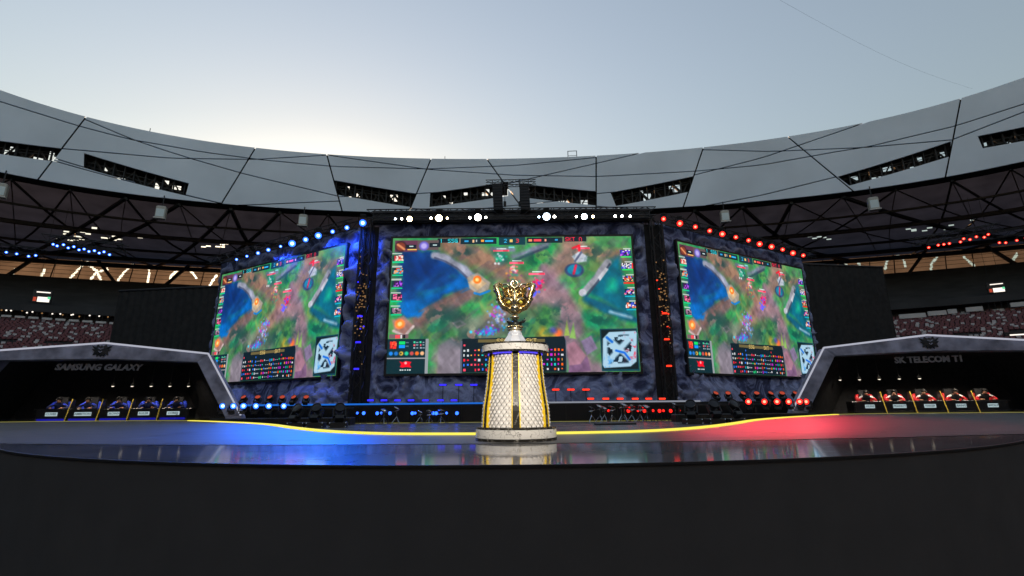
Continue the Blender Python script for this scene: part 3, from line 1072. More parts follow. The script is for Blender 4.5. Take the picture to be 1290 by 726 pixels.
# faceted mask on the front and back of the bowl
for sgn in (-1, 1):
    M = Matrix.Rotation(0 if sgn < 0 else math.pi, 3, 'Z')
    def q(x, y, z): return M @ Vector((x, y, z))
    mb = MB()
    mb.ball(q(0, -.115, .425), (.052, .042, .050), 10)
    mb.path([q(0, -.14, .44), q(0, -.165, .49), q(0, -.150, .56), q(0, -.155, .66)], [.018, .022, .020, .012], 6)
    mb.build('mask_muzzle', MT['palegold'], tro, True)
    for sx in (-1, 1):
        MB().ball(q(sx * .068, -.128, .490), (.026, .014, .018), 8, rot=Matrix.Rotation(sx * .4, 3, 'Y')).build('eye_gem', MT['crystal'], tro, True)
        MB().path([q(sx * .012, -.160, .470), q(sx * .050, -.152, .520), q(sx * .105, -.118, .535), q(sx * .150, -.06, .560)], [.012, .018, .016, .006], 6).build('brow', MT['palegold'], tro, True)
        MB().path([q(sx * .030, -.150, .54), q(sx * .075, -.145, .585), q(sx * .070, -.150, .640), q(sx * .030, -.155, .640), q(sx * .035, -.158, .600)], [.010, .016, .016, .012, .006], 6).build('scroll', MT['gold'], tro, True)
        MB().path([q(sx * .045, -.125, .405), q(sx * .085, -.100, .430), q(sx * .105, -.075, .470)], [.014, .016, .006], 6).build('jaw_leaf', MT['gold'], tro, True)
    ring = [q(.042 * math.sin(a), -.165, .695 + .042 * math.cos(a)) for a in np.linspace(0, 2 * math.pi, 17)]
    MB().path(ring, .011, 6).build('crest_ring', MT['palegold'], tro, True)
    MB().path([q(0, -.165, .675), q(.018, -.168, .69), q(0, -.170, .722), q(-.018, -.168, .69), q(0, -.165, .675)], .008, 5).build('crest_mark', MT['gold'], tro, True)
# flared wings left and right: stacked curved horns with lobed outer edge
for sx in (-1, 1):
    for k, (y, zt, out, r) in enumerate(((-.075, .735, .225, .024), (0, .755, .235, .028), (.075, .735, .225, .024))):
        MB().path([(sx * .08, y, .43), (sx * .135, y * 1.1, .455), (sx * .175, y * 1.2, .52), (sx * .188, y * 1.3, .60), (sx * out * .93, y * 1.3, .66), (sx * out, y * 1.2, .705), (sx * (out - .045), y, zt), (sx * (out - .095), y, zt - .035)],
                  [r * .8, r, r * 1.1, r * 1.15, r * 1.1, r, r * .8, r * .35], 8).build('horn', MT['gold'], tro, True)
    for k in range(5):
        z = .49 + k * .052
        x = .158 + .062 * (k / 4) + .014 * (k % 2)
        MB().ball((sx * x, -.085 + .02 * (k % 2), z), (.034, .030, .028), 8).build('lobe', MT['palegold'], tro, True)
        MB().ball((sx * (x + .012), .0, z + .01), (.026, .030, .026), 8).build('lobe', MT['gold'], tro, True)
    MB().path([(sx * .05, -.150, .66), (sx * .085, -.145, .700), (sx * .125, -.125, .705), (sx * .150, -.10, .680), (sx * .125, -.11, .650)], [.010, .014, .016, .014, .006], 6).build('scroll', MT['palegold'], tro, True)
    MB().path([(sx * .150, -.10, .52), (sx * .120, -.125, .56), (sx * .135, -.12, .61), (sx * .165, -.10, .63)], [.006, .014, .014, .006], 6).build('scroll', MT['iron'], tro, True)

# ------------------------------------------------------------------ led screen picture (one coloured cell per led module)
GW, GH = 416, 234
yy, xx = np.mgrid[0:GH, 0:GW]
NX, NY = (xx + .5) / GW, (yy + .5) / GH
def vnoise(sx, sy, seed, ang=0.0):
    g = np.random.default_rng(seed).random((64, 64))
    c, s_ = math.cos(ang), math.sin(ang)
    X, Y = (NX * c * 1.78 + NY * s_) * sx + 17, (-NX * 1.78 * s_ + NY * c) * sy + 23
    x0, y0 = np.floor(X).astype(int), np.floor(Y).astype(int)
    fx, fy = X - x0, Y - y0
    fx, fy = fx * fx * (3 - 2 * fx), fy * fy * (3 - 2 * fy)
    G = lambda a, b: g[a % 64, b % 64]
    return (G(y0, x0) * (1 - fx) + G(y0, x0 + 1) * fx) * (1 - fy) + (G(y0 + 1, x0) * (1 - fx) + G(y0 + 1, x0 + 1) * fx) * fy
def fbm(s, seed, ang=0.0, st=1.0):
    return sum(vnoise(s * 2 ** k, s * 2 ** k * st, seed + k, ang) * .5 ** k for k in range(4)) / 1.875
def cv(cx, cy):
    y = (cy - 40) / 645
    return (cx - (75 - 50 * y)) / (1117 + 106 * y), y
img = np.zeros((GH, GW, 3))
def put(c, a):
    c = np.array(c, float) / 255
    a = np.clip(a, 0, 1)[..., None] if np.ndim(a) else a
    img[:] = img * (1 - a) + c * a
def sd_poly(pts):
    """signed distance (negative inside), in units of screen height"""
    P = [np.array(cv(*p)) * (1.78, 1) for p in pts]
    X, Y = NX * 1.78, NY
    d = np.full(NX.shape, 9.0); ins = np.zeros(NX.shape, bool)
    for i in range(len(P)):
        a, b = P[i], P[(i + 1) % len(P)]
        e = b - a
        t = np.clip(((X - a[0]) * e[0] + (Y - a[1]) * e[1]) / (e @ e + 1e-12), 0, 1)
        d = np.minimum(d, np.hypot(X - a[0] - t * e[0], Y - a[1] - t * e[1]))
        cr = (a[1] > Y) != (b[1] > Y)
        xi = a[0] + (Y - a[1]) / (e[1] if abs(e[1]) > 1e-9 else 1e-9) * e[0]
        ins ^= cr & (X < xi)
    return np.where(ins, -d, d)
def poly(pts, c, soft=.012, a=1.0, wob=0.0, seed=1):
    d = sd_poly(pts) + (fbm(9, seed) - .5) * wob
    put(c, a * np.clip(.5 - d / soft, 0, 1))
def stroke(pts, w, c, soft=.02, a=1.0, wob=0.0, seed=2):
    P = [np.array(cv(*p)) * (1.78, 1) for p in pts]
    d = np.full(NX.shape, 9.0)
    for p, q in zip(P, P[1:]):
        e = q - p
        t = np.clip(((NX * 1.78 - p[0]) * e[0] + (NY - p[1]) * e[1]) / (e @ e + 1e-12), 0, 1)
        d = np.minimum(d, np.hypot(NX * 1.78 - p[0] - t * e[0], NY - p[1] - t * e[1]))
    d = d + (fbm(9, seed) - .5) * wob
    put(c, a * np.clip((w / 645 - d) / soft + .5, 0, 1))
def disc(cx, cy, r, c, soft=.012, a=1.0, ry=None):
    x, y = cv(cx, cy)
    d = np.hypot((NX - x) * 1.78, (NY - y) * (r / ry if ry else 1))
    put(c, a * np.clip((r / 645 - d) / soft + .5, 0, 1))
def rect(x0, y0, x1, y1, c, a=1.0):
    (u0, v0), (u1, v1) = cv(x0, y0), cv(x1, y1)
    i0, i1, j0, j1 = int(round(u0 * GW)), int(round(u1 * GW)), int(round(v0 * GH)), int(round(v1 * GH))
    i0, j0 = max(i0, 0), max(j0, 0)
    i1, j1 = max(i1, i0 + 1), max(j1, j0 + 1)
    img[j0:j1, i0:i1] = img[j0:j1, i0:i1] * (1 - a) + np.array(c) / 255 * a
FONT = {'0': '0E1111111111110E', '1': '040C04040404040E', '2': '0E11010204081F00', '3': '1E01010E01011E00', 'S': '0F10100E01011E00', 'G': '0F10101713110F00',
        'K': '11121418141211', 'T': '1F04040404040400', 'A': '0E11111F11111100', 'E': '1F10101E10101F00', 'R': '1E11111E14121100', 'N': '11191513111111', 'O': '0E11111111110E',
        'V': '1111111111 0A04'.replace(' ', ''), 'P': '1E11111E10101000', 'L': '1010101010101F00', 'Y': '11110A0404040400', 'D': '1E1111111111 1E'.replace(' ', ''), '4': '02060A121F0202', '7': '1F010204040404', '6': '0E10101E11110E', '5': '1F101E01011E00', '.': '00000000000404'}
def text(s, cx, cy, c, sc=1):
    u, v = cv(cx, cy)
    i, j = int(u * GW), int(v * GH)
    for ch in s:
        if ch != ' ':
            bits = bytes.fromhex(FONT[ch].ljust(14, '0')[:14])
            for r_, row in enumerate(bits[:7]):
                for k in range(5):
                    if row >> (4 - k) & 1:
                        img[j + r_ * sc:j + (r_ + 1) * sc, i + k * sc:i + (k + 1) * sc] = np.array(c) / 255
        i += 6 * sc
def speckle(x0, y0, x1, y1, cols, n, smin=4, smax=12, seed=0, dark=None):
    r_ = random.Random(seed)
    if dark: rect(x0, y0, x1, y1, dark)
    for _ in range(n):
        a, b = r_.uniform(x0, x1), r_.uniform(y0, y1); w, h = r_.uniform(smin, smax), r_.uniform(smin, smax)
        rect(max(x0, a - w / 2), max(y0, b - h / 2), min(x1, a + w / 2), min(y1, b + h / 2), r_.choice(cols))

n1, n2, n3 = fbm(5, 10, .6), fbm(14, 20, .6, .5), fbm(3, 30)
put((76, 128, 84), 1.0)
put((46, 140, 84), np.clip((n1 - .48) * 5, 0, .9))
put((112, 134, 84), np.clip((n3 - .58) * 5, 0, .5))
put((30, 92, 82), np.clip((.42 - n2) * 5, 0, .6))
put((150, 140, 90), np.clip((fbm(9, 52, -.5, .6) - .64) * 5, 0, .4))
# dirt lanes
for pts, w, c in (([(940, 40), (900, 130), (820, 230), (700, 330), (560, 430), (400, 560), (290, 690)], 46, (158, 124, 118)), ([(330, 60), (450, 130), (560, 190), (680, 260)], 42, (150, 112, 100)),
                  ([(800, 240), (860, 330), (900, 440), (930, 600), (1010, 690)], 50, (138, 112, 128)), ([(930, 90), (1040, 130), (1160, 150)], 22, (150, 116, 100)), ([(180, 440), (300, 370), (420, 310)], 42, (128, 96, 96)),
                  ([(700, 350), (790, 330), (880, 360)], 40, (150, 122, 128)), ([(640, 480), (480, 470), (360, 450)], 40, (112, 122, 108)), ([(340, 590), (330, 690)], 55, (126, 118, 122))):
    stroke(pts, w * 1.05, c, .07, .88, .10)
put((92, 84, 96), np.clip((fbm(20, 41, .9, .4) - .58) * 4, 0, .35))
# pool upper left and the channel beside it
poly([(120, 105), (235, 108), (330, 150), (415, 240), (400, 290), (300, 340), (190, 400), (130, 420), (100, 300)], (22, 66, 116), .05, 1, .10)
poly([(130, 120), (240, 130), (300, 200), (230, 250), (140, 270)], (12, 44, 92), .12, .9, .15, 5)
stroke([(150, 400), (250, 330), (340, 290), (420, 260)], 22, (18, 98, 160), .05, .9, .10)
put((36, 120, 128), np.clip(-sd_poly([(150, 330), (210, 250), (330, 190), (390, 230), (340, 290), (200, 360)]) * 14, 0, 1) * np.clip((fbm(16, 60, 1.2, .35) - .45) * 5, 0, 1) * .8)
stroke([(120, 380), (175, 400)], 26, (20, 110, 180), .04, .8, .08)
# pale stone wall and plinth with ember disc
stroke([(265, 128), (310, 135), (360, 170), (410, 200), (440, 240)], 15, (150, 152, 166), .02, 1, .02)
stroke([(270, 140), (320, 160), (375, 195), (420, 240)], 5, (74, 78, 100), .01, .9)
poly([(420, 240), (470, 215), (530, 265), (520, 300), (470, 320), (430, 290)], (168, 160, 150), .012)
poly([(425, 262), (470, 240), (512, 268), (470, 300)], (206, 182, 150), .012)
disc(468, 250, 19, (255, 120, 50)); disc(468, 250, 9, (255, 200, 140))
stroke([(455, 315), (480, 322), (525, 305)], 5, (40, 130, 200), .01)
poly([(60, 440), (115, 420), (160, 465), (120, 515), (70, 490)], (150, 118, 112), .02); disc(96, 458, 22, (255, 140, 70), .02); disc(96, 458, 10, (255, 220, 160))
stroke([(65, 490), (118, 515), (160, 470)], 6, (196, 180, 180), .01)
# planks lower left of centre
for k in range(4):
    stroke([(190 + k * 18, 400 + k * 16), (420 + k * 4, 290 + k * 16)], 5, (112, 92, 92), .01, .55)
poly([(345, 455), (385, 440), (415, 462), (370, 482)], (138, 132, 134), .008); poly([(360, 458), (385, 450), (400, 462), (372, 472)], (104, 108, 104), .008)
poly([(280, 560), (345, 525), (400, 560), (392, 690), (270, 690)], (124, 118, 128), .02, .8)
# upper middle ruins
stroke([(540, 98), (640, 104)], 10, (120, 120, 140), .02, .9); stroke([(640, 140), (720, 110), (800, 75)], 15, (128, 128, 150), .03, .9, .04)
stroke([(640, 160), (730, 120), (800, 92)], 5, (52, 58, 84), .02, .9)
poly([(540, 120), (600, 110), (620, 160), (580, 175)], (30, 110, 110), .04, .7)
# right wall with green water
poly([(1085, 170), (1140, 140), (1160, 250), (1190, 330), (1230, 430), (1130, 400), (1000, 330), (990, 300)], (16, 92, 112), .05, .95, .06)
put((40, 170, 130), np.clip(-sd_poly([(1075, 250), (1140, 190), (1150, 330), (1060, 330)]) * 14, 0, 1) * np.clip((fbm(14, 90, -.8, .4) - .42) * 5, 0, 1) * .9)
stroke([(1085, 170), (1030, 250), (968, 320)], 17, (150, 150, 158), .015, 1, .02); stroke([(1095, 180), (1040, 265), (985, 335)], 5, (66, 74, 90), .01)
poly([(1040, 245), (1075, 195), (1090, 205), (1050, 262)], (186, 186, 192), .008)
disc(968, 318, 18, (190, 190, 198), .01)
stroke([(985, 345), (1080, 395), (1180, 430), (1230, 450)], 20, (24, 84, 104), .03, 1, .04)
stroke([(1100, 410), (1200, 438)], 7, (150, 180, 196), .02, .9)
poly([(980, 420), (1080, 430), (1150, 480), (1040, 490), (990, 470)], (30, 134, 100), .05, .8, .06)
# ring platform upper right
disc(928, 208, 46, (58, 72, 104), .015, 1, 34); disc(928, 206, 34, (36, 120, 146), .015, 1, 25); stroke([(925, 225), (935, 185)], 6, (190, 50, 80), .01)
poly([(915, 140), (950, 115), (990, 140), (985, 165), (940, 172)], (186, 190, 200), .012); stroke([(930, 165), (960, 120)], 5, (90, 98, 120), .008)
# lower right blocks and pale cones
poly([(895, 560), (930, 545), (985, 610), (960, 650), (905, 660)], (160, 124, 138), .01); poly([(905, 655), (960, 650), (990, 610), (1010, 680), (900, 690)], (120, 94, 120), .01)
poly([(960, 545), (1010, 520), (1040, 580), (990, 610)], (128, 116, 140), .012)
poly([(880, 520), (893, 448), (908, 520)], (150, 168, 96), .01); poly([(905, 530), (925, 460), (938, 535)], (128, 158, 96), .01)
disc(850, 508, 20, (220, 112, 70), .03); disc(828, 495, 16, (100, 96, 160), .03)
stroke([(780, 490), (760, 520), (830, 525)], 12, (190, 150, 60), .04, .7)
# bright scraps of colour where the action is
r_ = random.Random(4)
for (cx, cy, sx_, sy_, cols, nn) in ((562, 420, 40, 45, [(214, 220, 236), (170, 180, 214), (120, 130, 170), (190, 70, 200), (90, 160, 230)], 90), (752, 278, 24, 26, [(236, 50, 110), (250, 100, 150), (180, 30, 90), (90, 110, 240)], 40),
                                     (735, 318, 18, 14, [(80, 110, 240), (150, 90, 230)], 22), (520, 498, 60, 16, [(70, 150, 230), (190, 60, 190), (120, 80, 210), (60, 190, 220)], 70), (575, 150, 22, 20, [(230, 236, 240), (40, 170, 130)], 24),
                                     (640, 200, 20, 22, [(240, 120, 130), (230, 220, 220)], 22), (640, 235, 26, 30, [(206, 150, 90), (120, 80, 120), (60, 140, 120)], 30), (590, 385, 30, 14, [(190, 60, 200), (70, 180, 230)], 24)):
    for _ in range(nn):
        disc(r_.gauss(cx, sx_ * .6), r_.gauss(cy, sy_ * .6), r_.uniform(2, 6), r_.choice(cols), .012, .9)
for x0, y0, x1 in ((620, 165, 690), (712, 220, 790), (935, 95, 1000), (545, 104, 620)):
    rect(x0, y0, x1, y0 + 9, (230, 110, 130)); rect(x0 + (x1 - x0) * .6, y0 + 2, x1 - 4, y0 + 7, (190, 40, 70)); rect(x0 + 15, y0 - 9, x1 - 12, y0 - 4, (220, 224, 226), .8)
stroke([(920, 98), (950, 85), (950, 110)], 5, (240, 40, 60), .01)
strokes_ = fbm(22, 77, .7, .35) * .5 + fbm(30, 81, -.6, .4) * .5
img[:] = np.clip(img * (.58 + .84 * strokes_)[..., None] * 1.02, 0, 1)
for k_, (cx_, cy_, w_, h_) in enumerate(((300, 420, 120, 50), (430, 520, 90, 40), (720, 470, 120, 50), (860, 420, 70, 60), (1010, 120, 90, 40), (760, 150, 80, 40), (400, 110, 60, 30), (1050, 450, 80, 30))):
    put((18, 60, 58), np.exp(-(((NX - cv(cx_, cy_)[0]) * 1200 / w_) ** 2 + ((NY - cv(cx_, cy_)[1]) * 645 / h_) ** 2)) * np.clip((fbm(18, 200 + k_, .4) - .45) * 6, 0, .75))
# score bar
DK, DT = (16, 32, 40), (20, 58, 66)
rect(285, 42, 386, 66, DK); text('1', 296, 47, (80, 210, 220)); text('SSG', 334, 47, (70, 210, 220))
rect(392, 42, 562, 73, (18, 40, 48)); rect(572, 40, 695, 78, DT); rect(702, 42, 872, 70, (18, 36, 44)); rect(878, 40, 985, 66, DK)
text('SKT', 884, 45, (232, 60, 84)); text('0', 950, 45, (232, 60, 84)); text('2', 596, 50, (80, 190, 240)); text('3', 654, 50, (235, 70, 80))
rect(410, 54, 428, 62, (70, 160, 210)); rect(448, 52, 456, 64, (240, 200, 160)); rect(464, 52, 470, 62, (190, 200, 200)); rect(488, 52, 502, 62, (240, 170, 90))
rect(508, 54, 546, 61, (70, 180, 230)); rect(624, 52, 636, 64, (230, 200, 130)); rect(712, 52, 728, 62, (240, 160, 120)); rect(736, 52, 770, 61, (230, 90, 100)); rect(788, 51, 796, 63, (240, 170, 150)); rect(834, 52, 848, 60, (70, 150, 190)); rect(618, 88, 644, 95, (150, 220, 230), .8)
# upper left medallions
rect(85, 50, 185, 108, (96, 60, 78)); rect(190, 52, 286, 100, (96, 84, 84)); rect(118, 72, 182, 92, (18, 30, 38)); rect(246, 66, 296, 86, (18, 30, 38)); rect(150, 78, 170, 84, (200, 220, 220)); rect(262, 74, 280, 79, (200, 220, 220)); rect(140, 96, 184, 102, (230, 190, 110))
disc(110, 82, 27, (40, 26, 30)); disc(110, 82, 22, (120, 62, 50)); stroke([(96, 72), (112, 84), (126, 96)], 5, (214, 150, 110), .01); disc(219, 80, 23, (120, 110, 190)); disc(219, 80, 14, (190, 180, 230))
# side columns of small tiles
tiles = [[(190, 70, 70), (230, 150, 120), (240, 220, 210)], [(200, 80, 60), (230, 170, 120), (90, 170, 190)], [(120, 60, 190), (190, 110, 220), (60, 30, 80)], [(190, 60, 130), (230, 130, 160), (80, 30, 60)], [(150, 120, 140), (220, 210, 220), (60, 70, 80)]]
for k in range(5):
    y = 125 + k * 64; x = 70 - k * 4
    speckle(x + 8, y, x + 50, y + 28, tiles[k], 26, 5, 12, k, (40, 30, 40)); rect(x, y + 32, x + 50, y + 38, (40, 190, 140)); rect(x, y - 11, x + 46, y - 4, (206, 214, 210), .85); rect(x, y, x + 7, y + 30, (24, 60, 60))
    y = 110 + k * 64; x = 1142 + k * 8
    speckle(x, y, x + 48, y + 28, tiles[(k * 2 + 2) % 5][:2] + [(70, 90, 190), (240, 240, 240)], 26, 5, 12, k + 9, (30, 34, 60)); rect(x + 4, y + 32, x + 54, y + 38, (50, 210, 110) if k < 2 else ((200, 40, 40) if k == 2 else (40, 170, 190))); rect(x + 14, y - 8, x + 50, y - 3, (214, 214, 214), .85); rect(x + 48, y, x + 56, y + 30, (220, 60, 70) if k % 2 else (40, 60, 80))
# panels along the bottom
rect(45, 505, 135, 526, (120, 100, 104)); rect(72, 508, 96, 524, (220, 90, 100)); rect(98, 508, 104, 524, (235, 235, 235)); rect(110, 508, 122, 524, (30, 30, 34))
rect(38, 528, 224, 612, (14, 44, 52)); rect(30, 612, 224, 618, (150, 150, 154)); rect(28, 618, 222, 684, (12, 42, 48)); rect(218, 528, 225, 684, (150, 156, 160))
speckle(48, 540, 78, 572, [(230, 70, 60), (240, 120, 90)], 14, 8, 14, 31, (150, 30, 40)); rect(90, 540, 118, 552, (40, 200, 110)); rect(90, 556, 118, 568, (40, 150, 230)); rect(122, 542, 136, 548, (90, 110, 120)); rect(122, 558, 136, 564, (90, 110, 120))
for i in range(2):
    for j in range(3):
        rect(160 + i * 30, 540 + j * 13, 168 + i * 30, 547 + j * 13, [(90, 200, 160), (220, 110, 120), (170, 190, 200)][j]); rect(172 + i * 30, 541 + j * 13, 182 + i * 30, 546 + j * 13, (130, 150, 156))
for k, c in enumerate(((60, 140, 220), (50, 120, 190), (230, 190, 90), (60, 190, 150), (190, 90, 90), (230, 120, 60), (240, 190, 150))):
    disc(50 + k * 25, 594, 9, c, .008)
disc(98, 594, 4, (16, 40, 46), .006)
poly([(90, 628), (105, 634), (120, 628), (148, 632), (140, 645), (148, 658), (122, 655), (105, 658), (92, 655), (98, 643)], (226, 30, 52), .006)
disc(120, 637, 6, (250, 190, 190), .006)
for k in range(5): rect(92 + k * 11, 666, 98 + k * 11, 671, (210, 220, 220))
poly([(395, 530), (880, 522), (890, 548), (890, 684), (385, 684), (385, 545)], (12, 28, 36), .006); rect(888, 540, 893, 684, (90, 96, 108)); rect(385, 540, 390, 684, (90, 96, 108))
rect(470, 534, 790, 546, (180, 150, 90), .55); text('SSG', 560, 532, (214, 190, 130)); text('SKT', 700, 532, (214, 190, 130))
r_ = random.Random(8)
cols = [(226, 50, 70), (236, 90, 110), (50, 190, 190), (70, 130, 230), (240, 170, 90), (190, 60, 200), (220, 220, 226), (240, 110, 40), (60, 200, 130)]
for j in range(6):
    for k in range(28):
        if k in (8, 9, 13, 14, 18, 19):
            if j: rect(396 + k * 17.4, 561 + j * 21.5, 408 + k * 17.4, 565 + j * 21.5, (196, 202, 208), .8)
            continue
        x, y = 397 + k * 17.4, 556 + j * 21.5
        if j == 0 and k % 7: continue
        if r_.random() < .15: continue
        rect(x + r_.uniform(0, 2), y + r_.uniform(0, 3), x + 9 + r_.uniform(-3, 2), y + 11 + r_.uniform(-3, 2), r_.choice(cols[:5] + [(214, 220, 224)] if k < 9 else cols))
# mini map
rect(1052, 488, 1246, 682, (20, 64, 74)); rect(1058, 494, 1238, 674, (10, 26, 30))
poly([(1066, 535), (1095, 505), (1222, 500), (1228, 510), (1228, 640), (1200, 662), (1074, 668), (1066, 655)], (178, 206, 222), .008)
inside = np.clip(.5 - sd_poly([(1070, 537), (1097, 508), (1220, 503), (1225, 512), (1225, 638), (1198, 659), (1077, 664), (1070, 653)]) / .01, 0, 1)
clump = fbm(34, 300)
band = np.abs((NX - cv(1147, 583)[0]) * 1.78 - (NY - cv(1147, 583)[1])) / 1.41
band2 = np.abs((NX - cv(1147, 583)[0]) * 1.78 + (NY - cv(1147, 583)[1])) / 1.41
jungle = np.clip((clump - .47) * 14, 0, 1) * np.clip((band - .012) * 60, 0, 1) * np.clip((band2 - .012) * 60, 0, 1) * np.clip(-sd_poly([(1082, 540), (1100, 515), (1212, 512), (1216, 630), (1192, 650), (1084, 654)]) * 60, 0, 1)
put((16, 34, 46), inside * jungle)
put((60, 140, 214), inside * np.clip((fbm(22, 310) - .55) * 9, 0, .8) * np.clip((NY - cv(0, 600)[1]) * 12, 0, 1) * np.clip((cv(1140, 600)[0] - NX) * 30, 0, 1))
put((210, 60, 84), inside * np.clip((fbm(40, 320) - .60) * 12, 0, .9) * np.clip((NX - cv(1150, 560)[0]) * 14, 0, 1))
stroke([(1130, 590), (1170, 600), (1195, 630)], 5, (40, 110, 200), .008); stroke([(1085, 530), (1110, 550)], 6, (40, 110, 190), .008)
rect(20, 684, 1260, 700, (130, 124, 132))
img = np.clip(img, 0, 1)
lum = img.mean(2, keepdims=True)
img = np.clip(lum + (img - lum) * 1.30, 0, 1)
lin_img = np.where(img <= .04045, img / 12.92, ((img + .055) / 1.055) ** 2.4)

SW, SH = 15.46, 8.70
def screen_mesh():
    me = bpy.data.meshes.new('screen')
    vx, vz = np.meshgrid(np.linspace(-SW / 2, SW / 2, GW + 1), np.linspace(SH, 0, GH + 1))
    co = np.stack([vx, np.zeros_like(vx), vz], -1).reshape(-1, 3)
    a = (np.arange(GH)[:, None] * (GW + 1) + np.arange(GW)[None]).reshape(-1)
    quads = np.stack([a, a + GW + 1, a + GW + 2, a + 1], -1)
    me.vertices.add(len(co)); me.vertices.foreach_set('co', co.ravel())
    me.loops.add(quads.size); me.loops.foreach_set('vertex_index', quads.ravel().astype(np.int32))
    me.polygons.add(len(quads)); me.polygons.foreach_set('loop_start', (np.arange(len(quads)) * 4).astype(np.int32))
    me.update(calc_edges=True)
    at = me.attributes.new('led', 'FLOAT_COLOR', 'FACE')
    at.data.foreach_set('color', np.concatenate([lin_img.reshape(-1, 3), np.ones((GW * GH, 1))], 1).astype(np.float32).ravel())
    m = bpy.data.materials.new('led_picture'); m.use_nodes = True
    N, L = m.node_tree.nodes, m.node_tree.links
    b = N['Principled BSDF']; b.inputs['Base Color'].default_value = (.01, .01, .01, 1); b.inputs['Roughness'].default_value = .6
    an = N.new('ShaderNodeAttribute'); an.attribute_name = 'led'
    L.new(an.outputs['Color'], b.inputs['Emission Color']); b.inputs['Emission Strength'].default_value = 1.05 * 2 ** -EXPOSURE
    me.materials.append(m)
    return me
SCREEN = screen_mesh()

# carved scenic surround: a real relief with a painted stone finish
def scenic_mat():
    m = mat('scenic_stone', (.075, .085, .14), .75, var=.5, scale=.6, bump=.5, bscale=3.0)
    N, L = m.node_tree.nodes, m.node_tree.links
    b = N['Principled BSDF']
    rp = [n for n in N if n.type == 'VALTORGB'][0]
    nz = [n for n in N if n.type == 'TEX_NOISE' and n.inputs['Scale'].default_value < 1][0]
    nz.inputs['Detail'].default_value = 9; nz.inputs['Roughness'].default_value = .6; nz.inputs['Distortion'].default_value = 2.2
    e = rp.color_ramp.elements
    e[0].position, e[1].position = .34, .72
    e[0].color = (.012, .016, .045, 1); e[1].color = (.09, .11, .24, 1)
    for ps, c in ((.46, (.05, .065, .16, 1)), (.56, (.26, .31, .52, 1)), (.62, (.15, .18, .36, 1))):
        k = e.new(ps); k.color = c
    an = N.new('ShaderNodeAttribute'); an.attribute_name = 'wear'
    mx = N.new('ShaderNodeMixRGB'); mx.inputs['Color2'].default_value = (.42, .47, .66, 1)
    L.new(an.outputs['Fac'], mx.inputs['Fac']); L.new(rp.outputs[0], mx.inputs['Color1']); L.new(mx.outputs[0], b.inputs['Base Color'])
    return m
MT['scenic'] = scenic_mat()
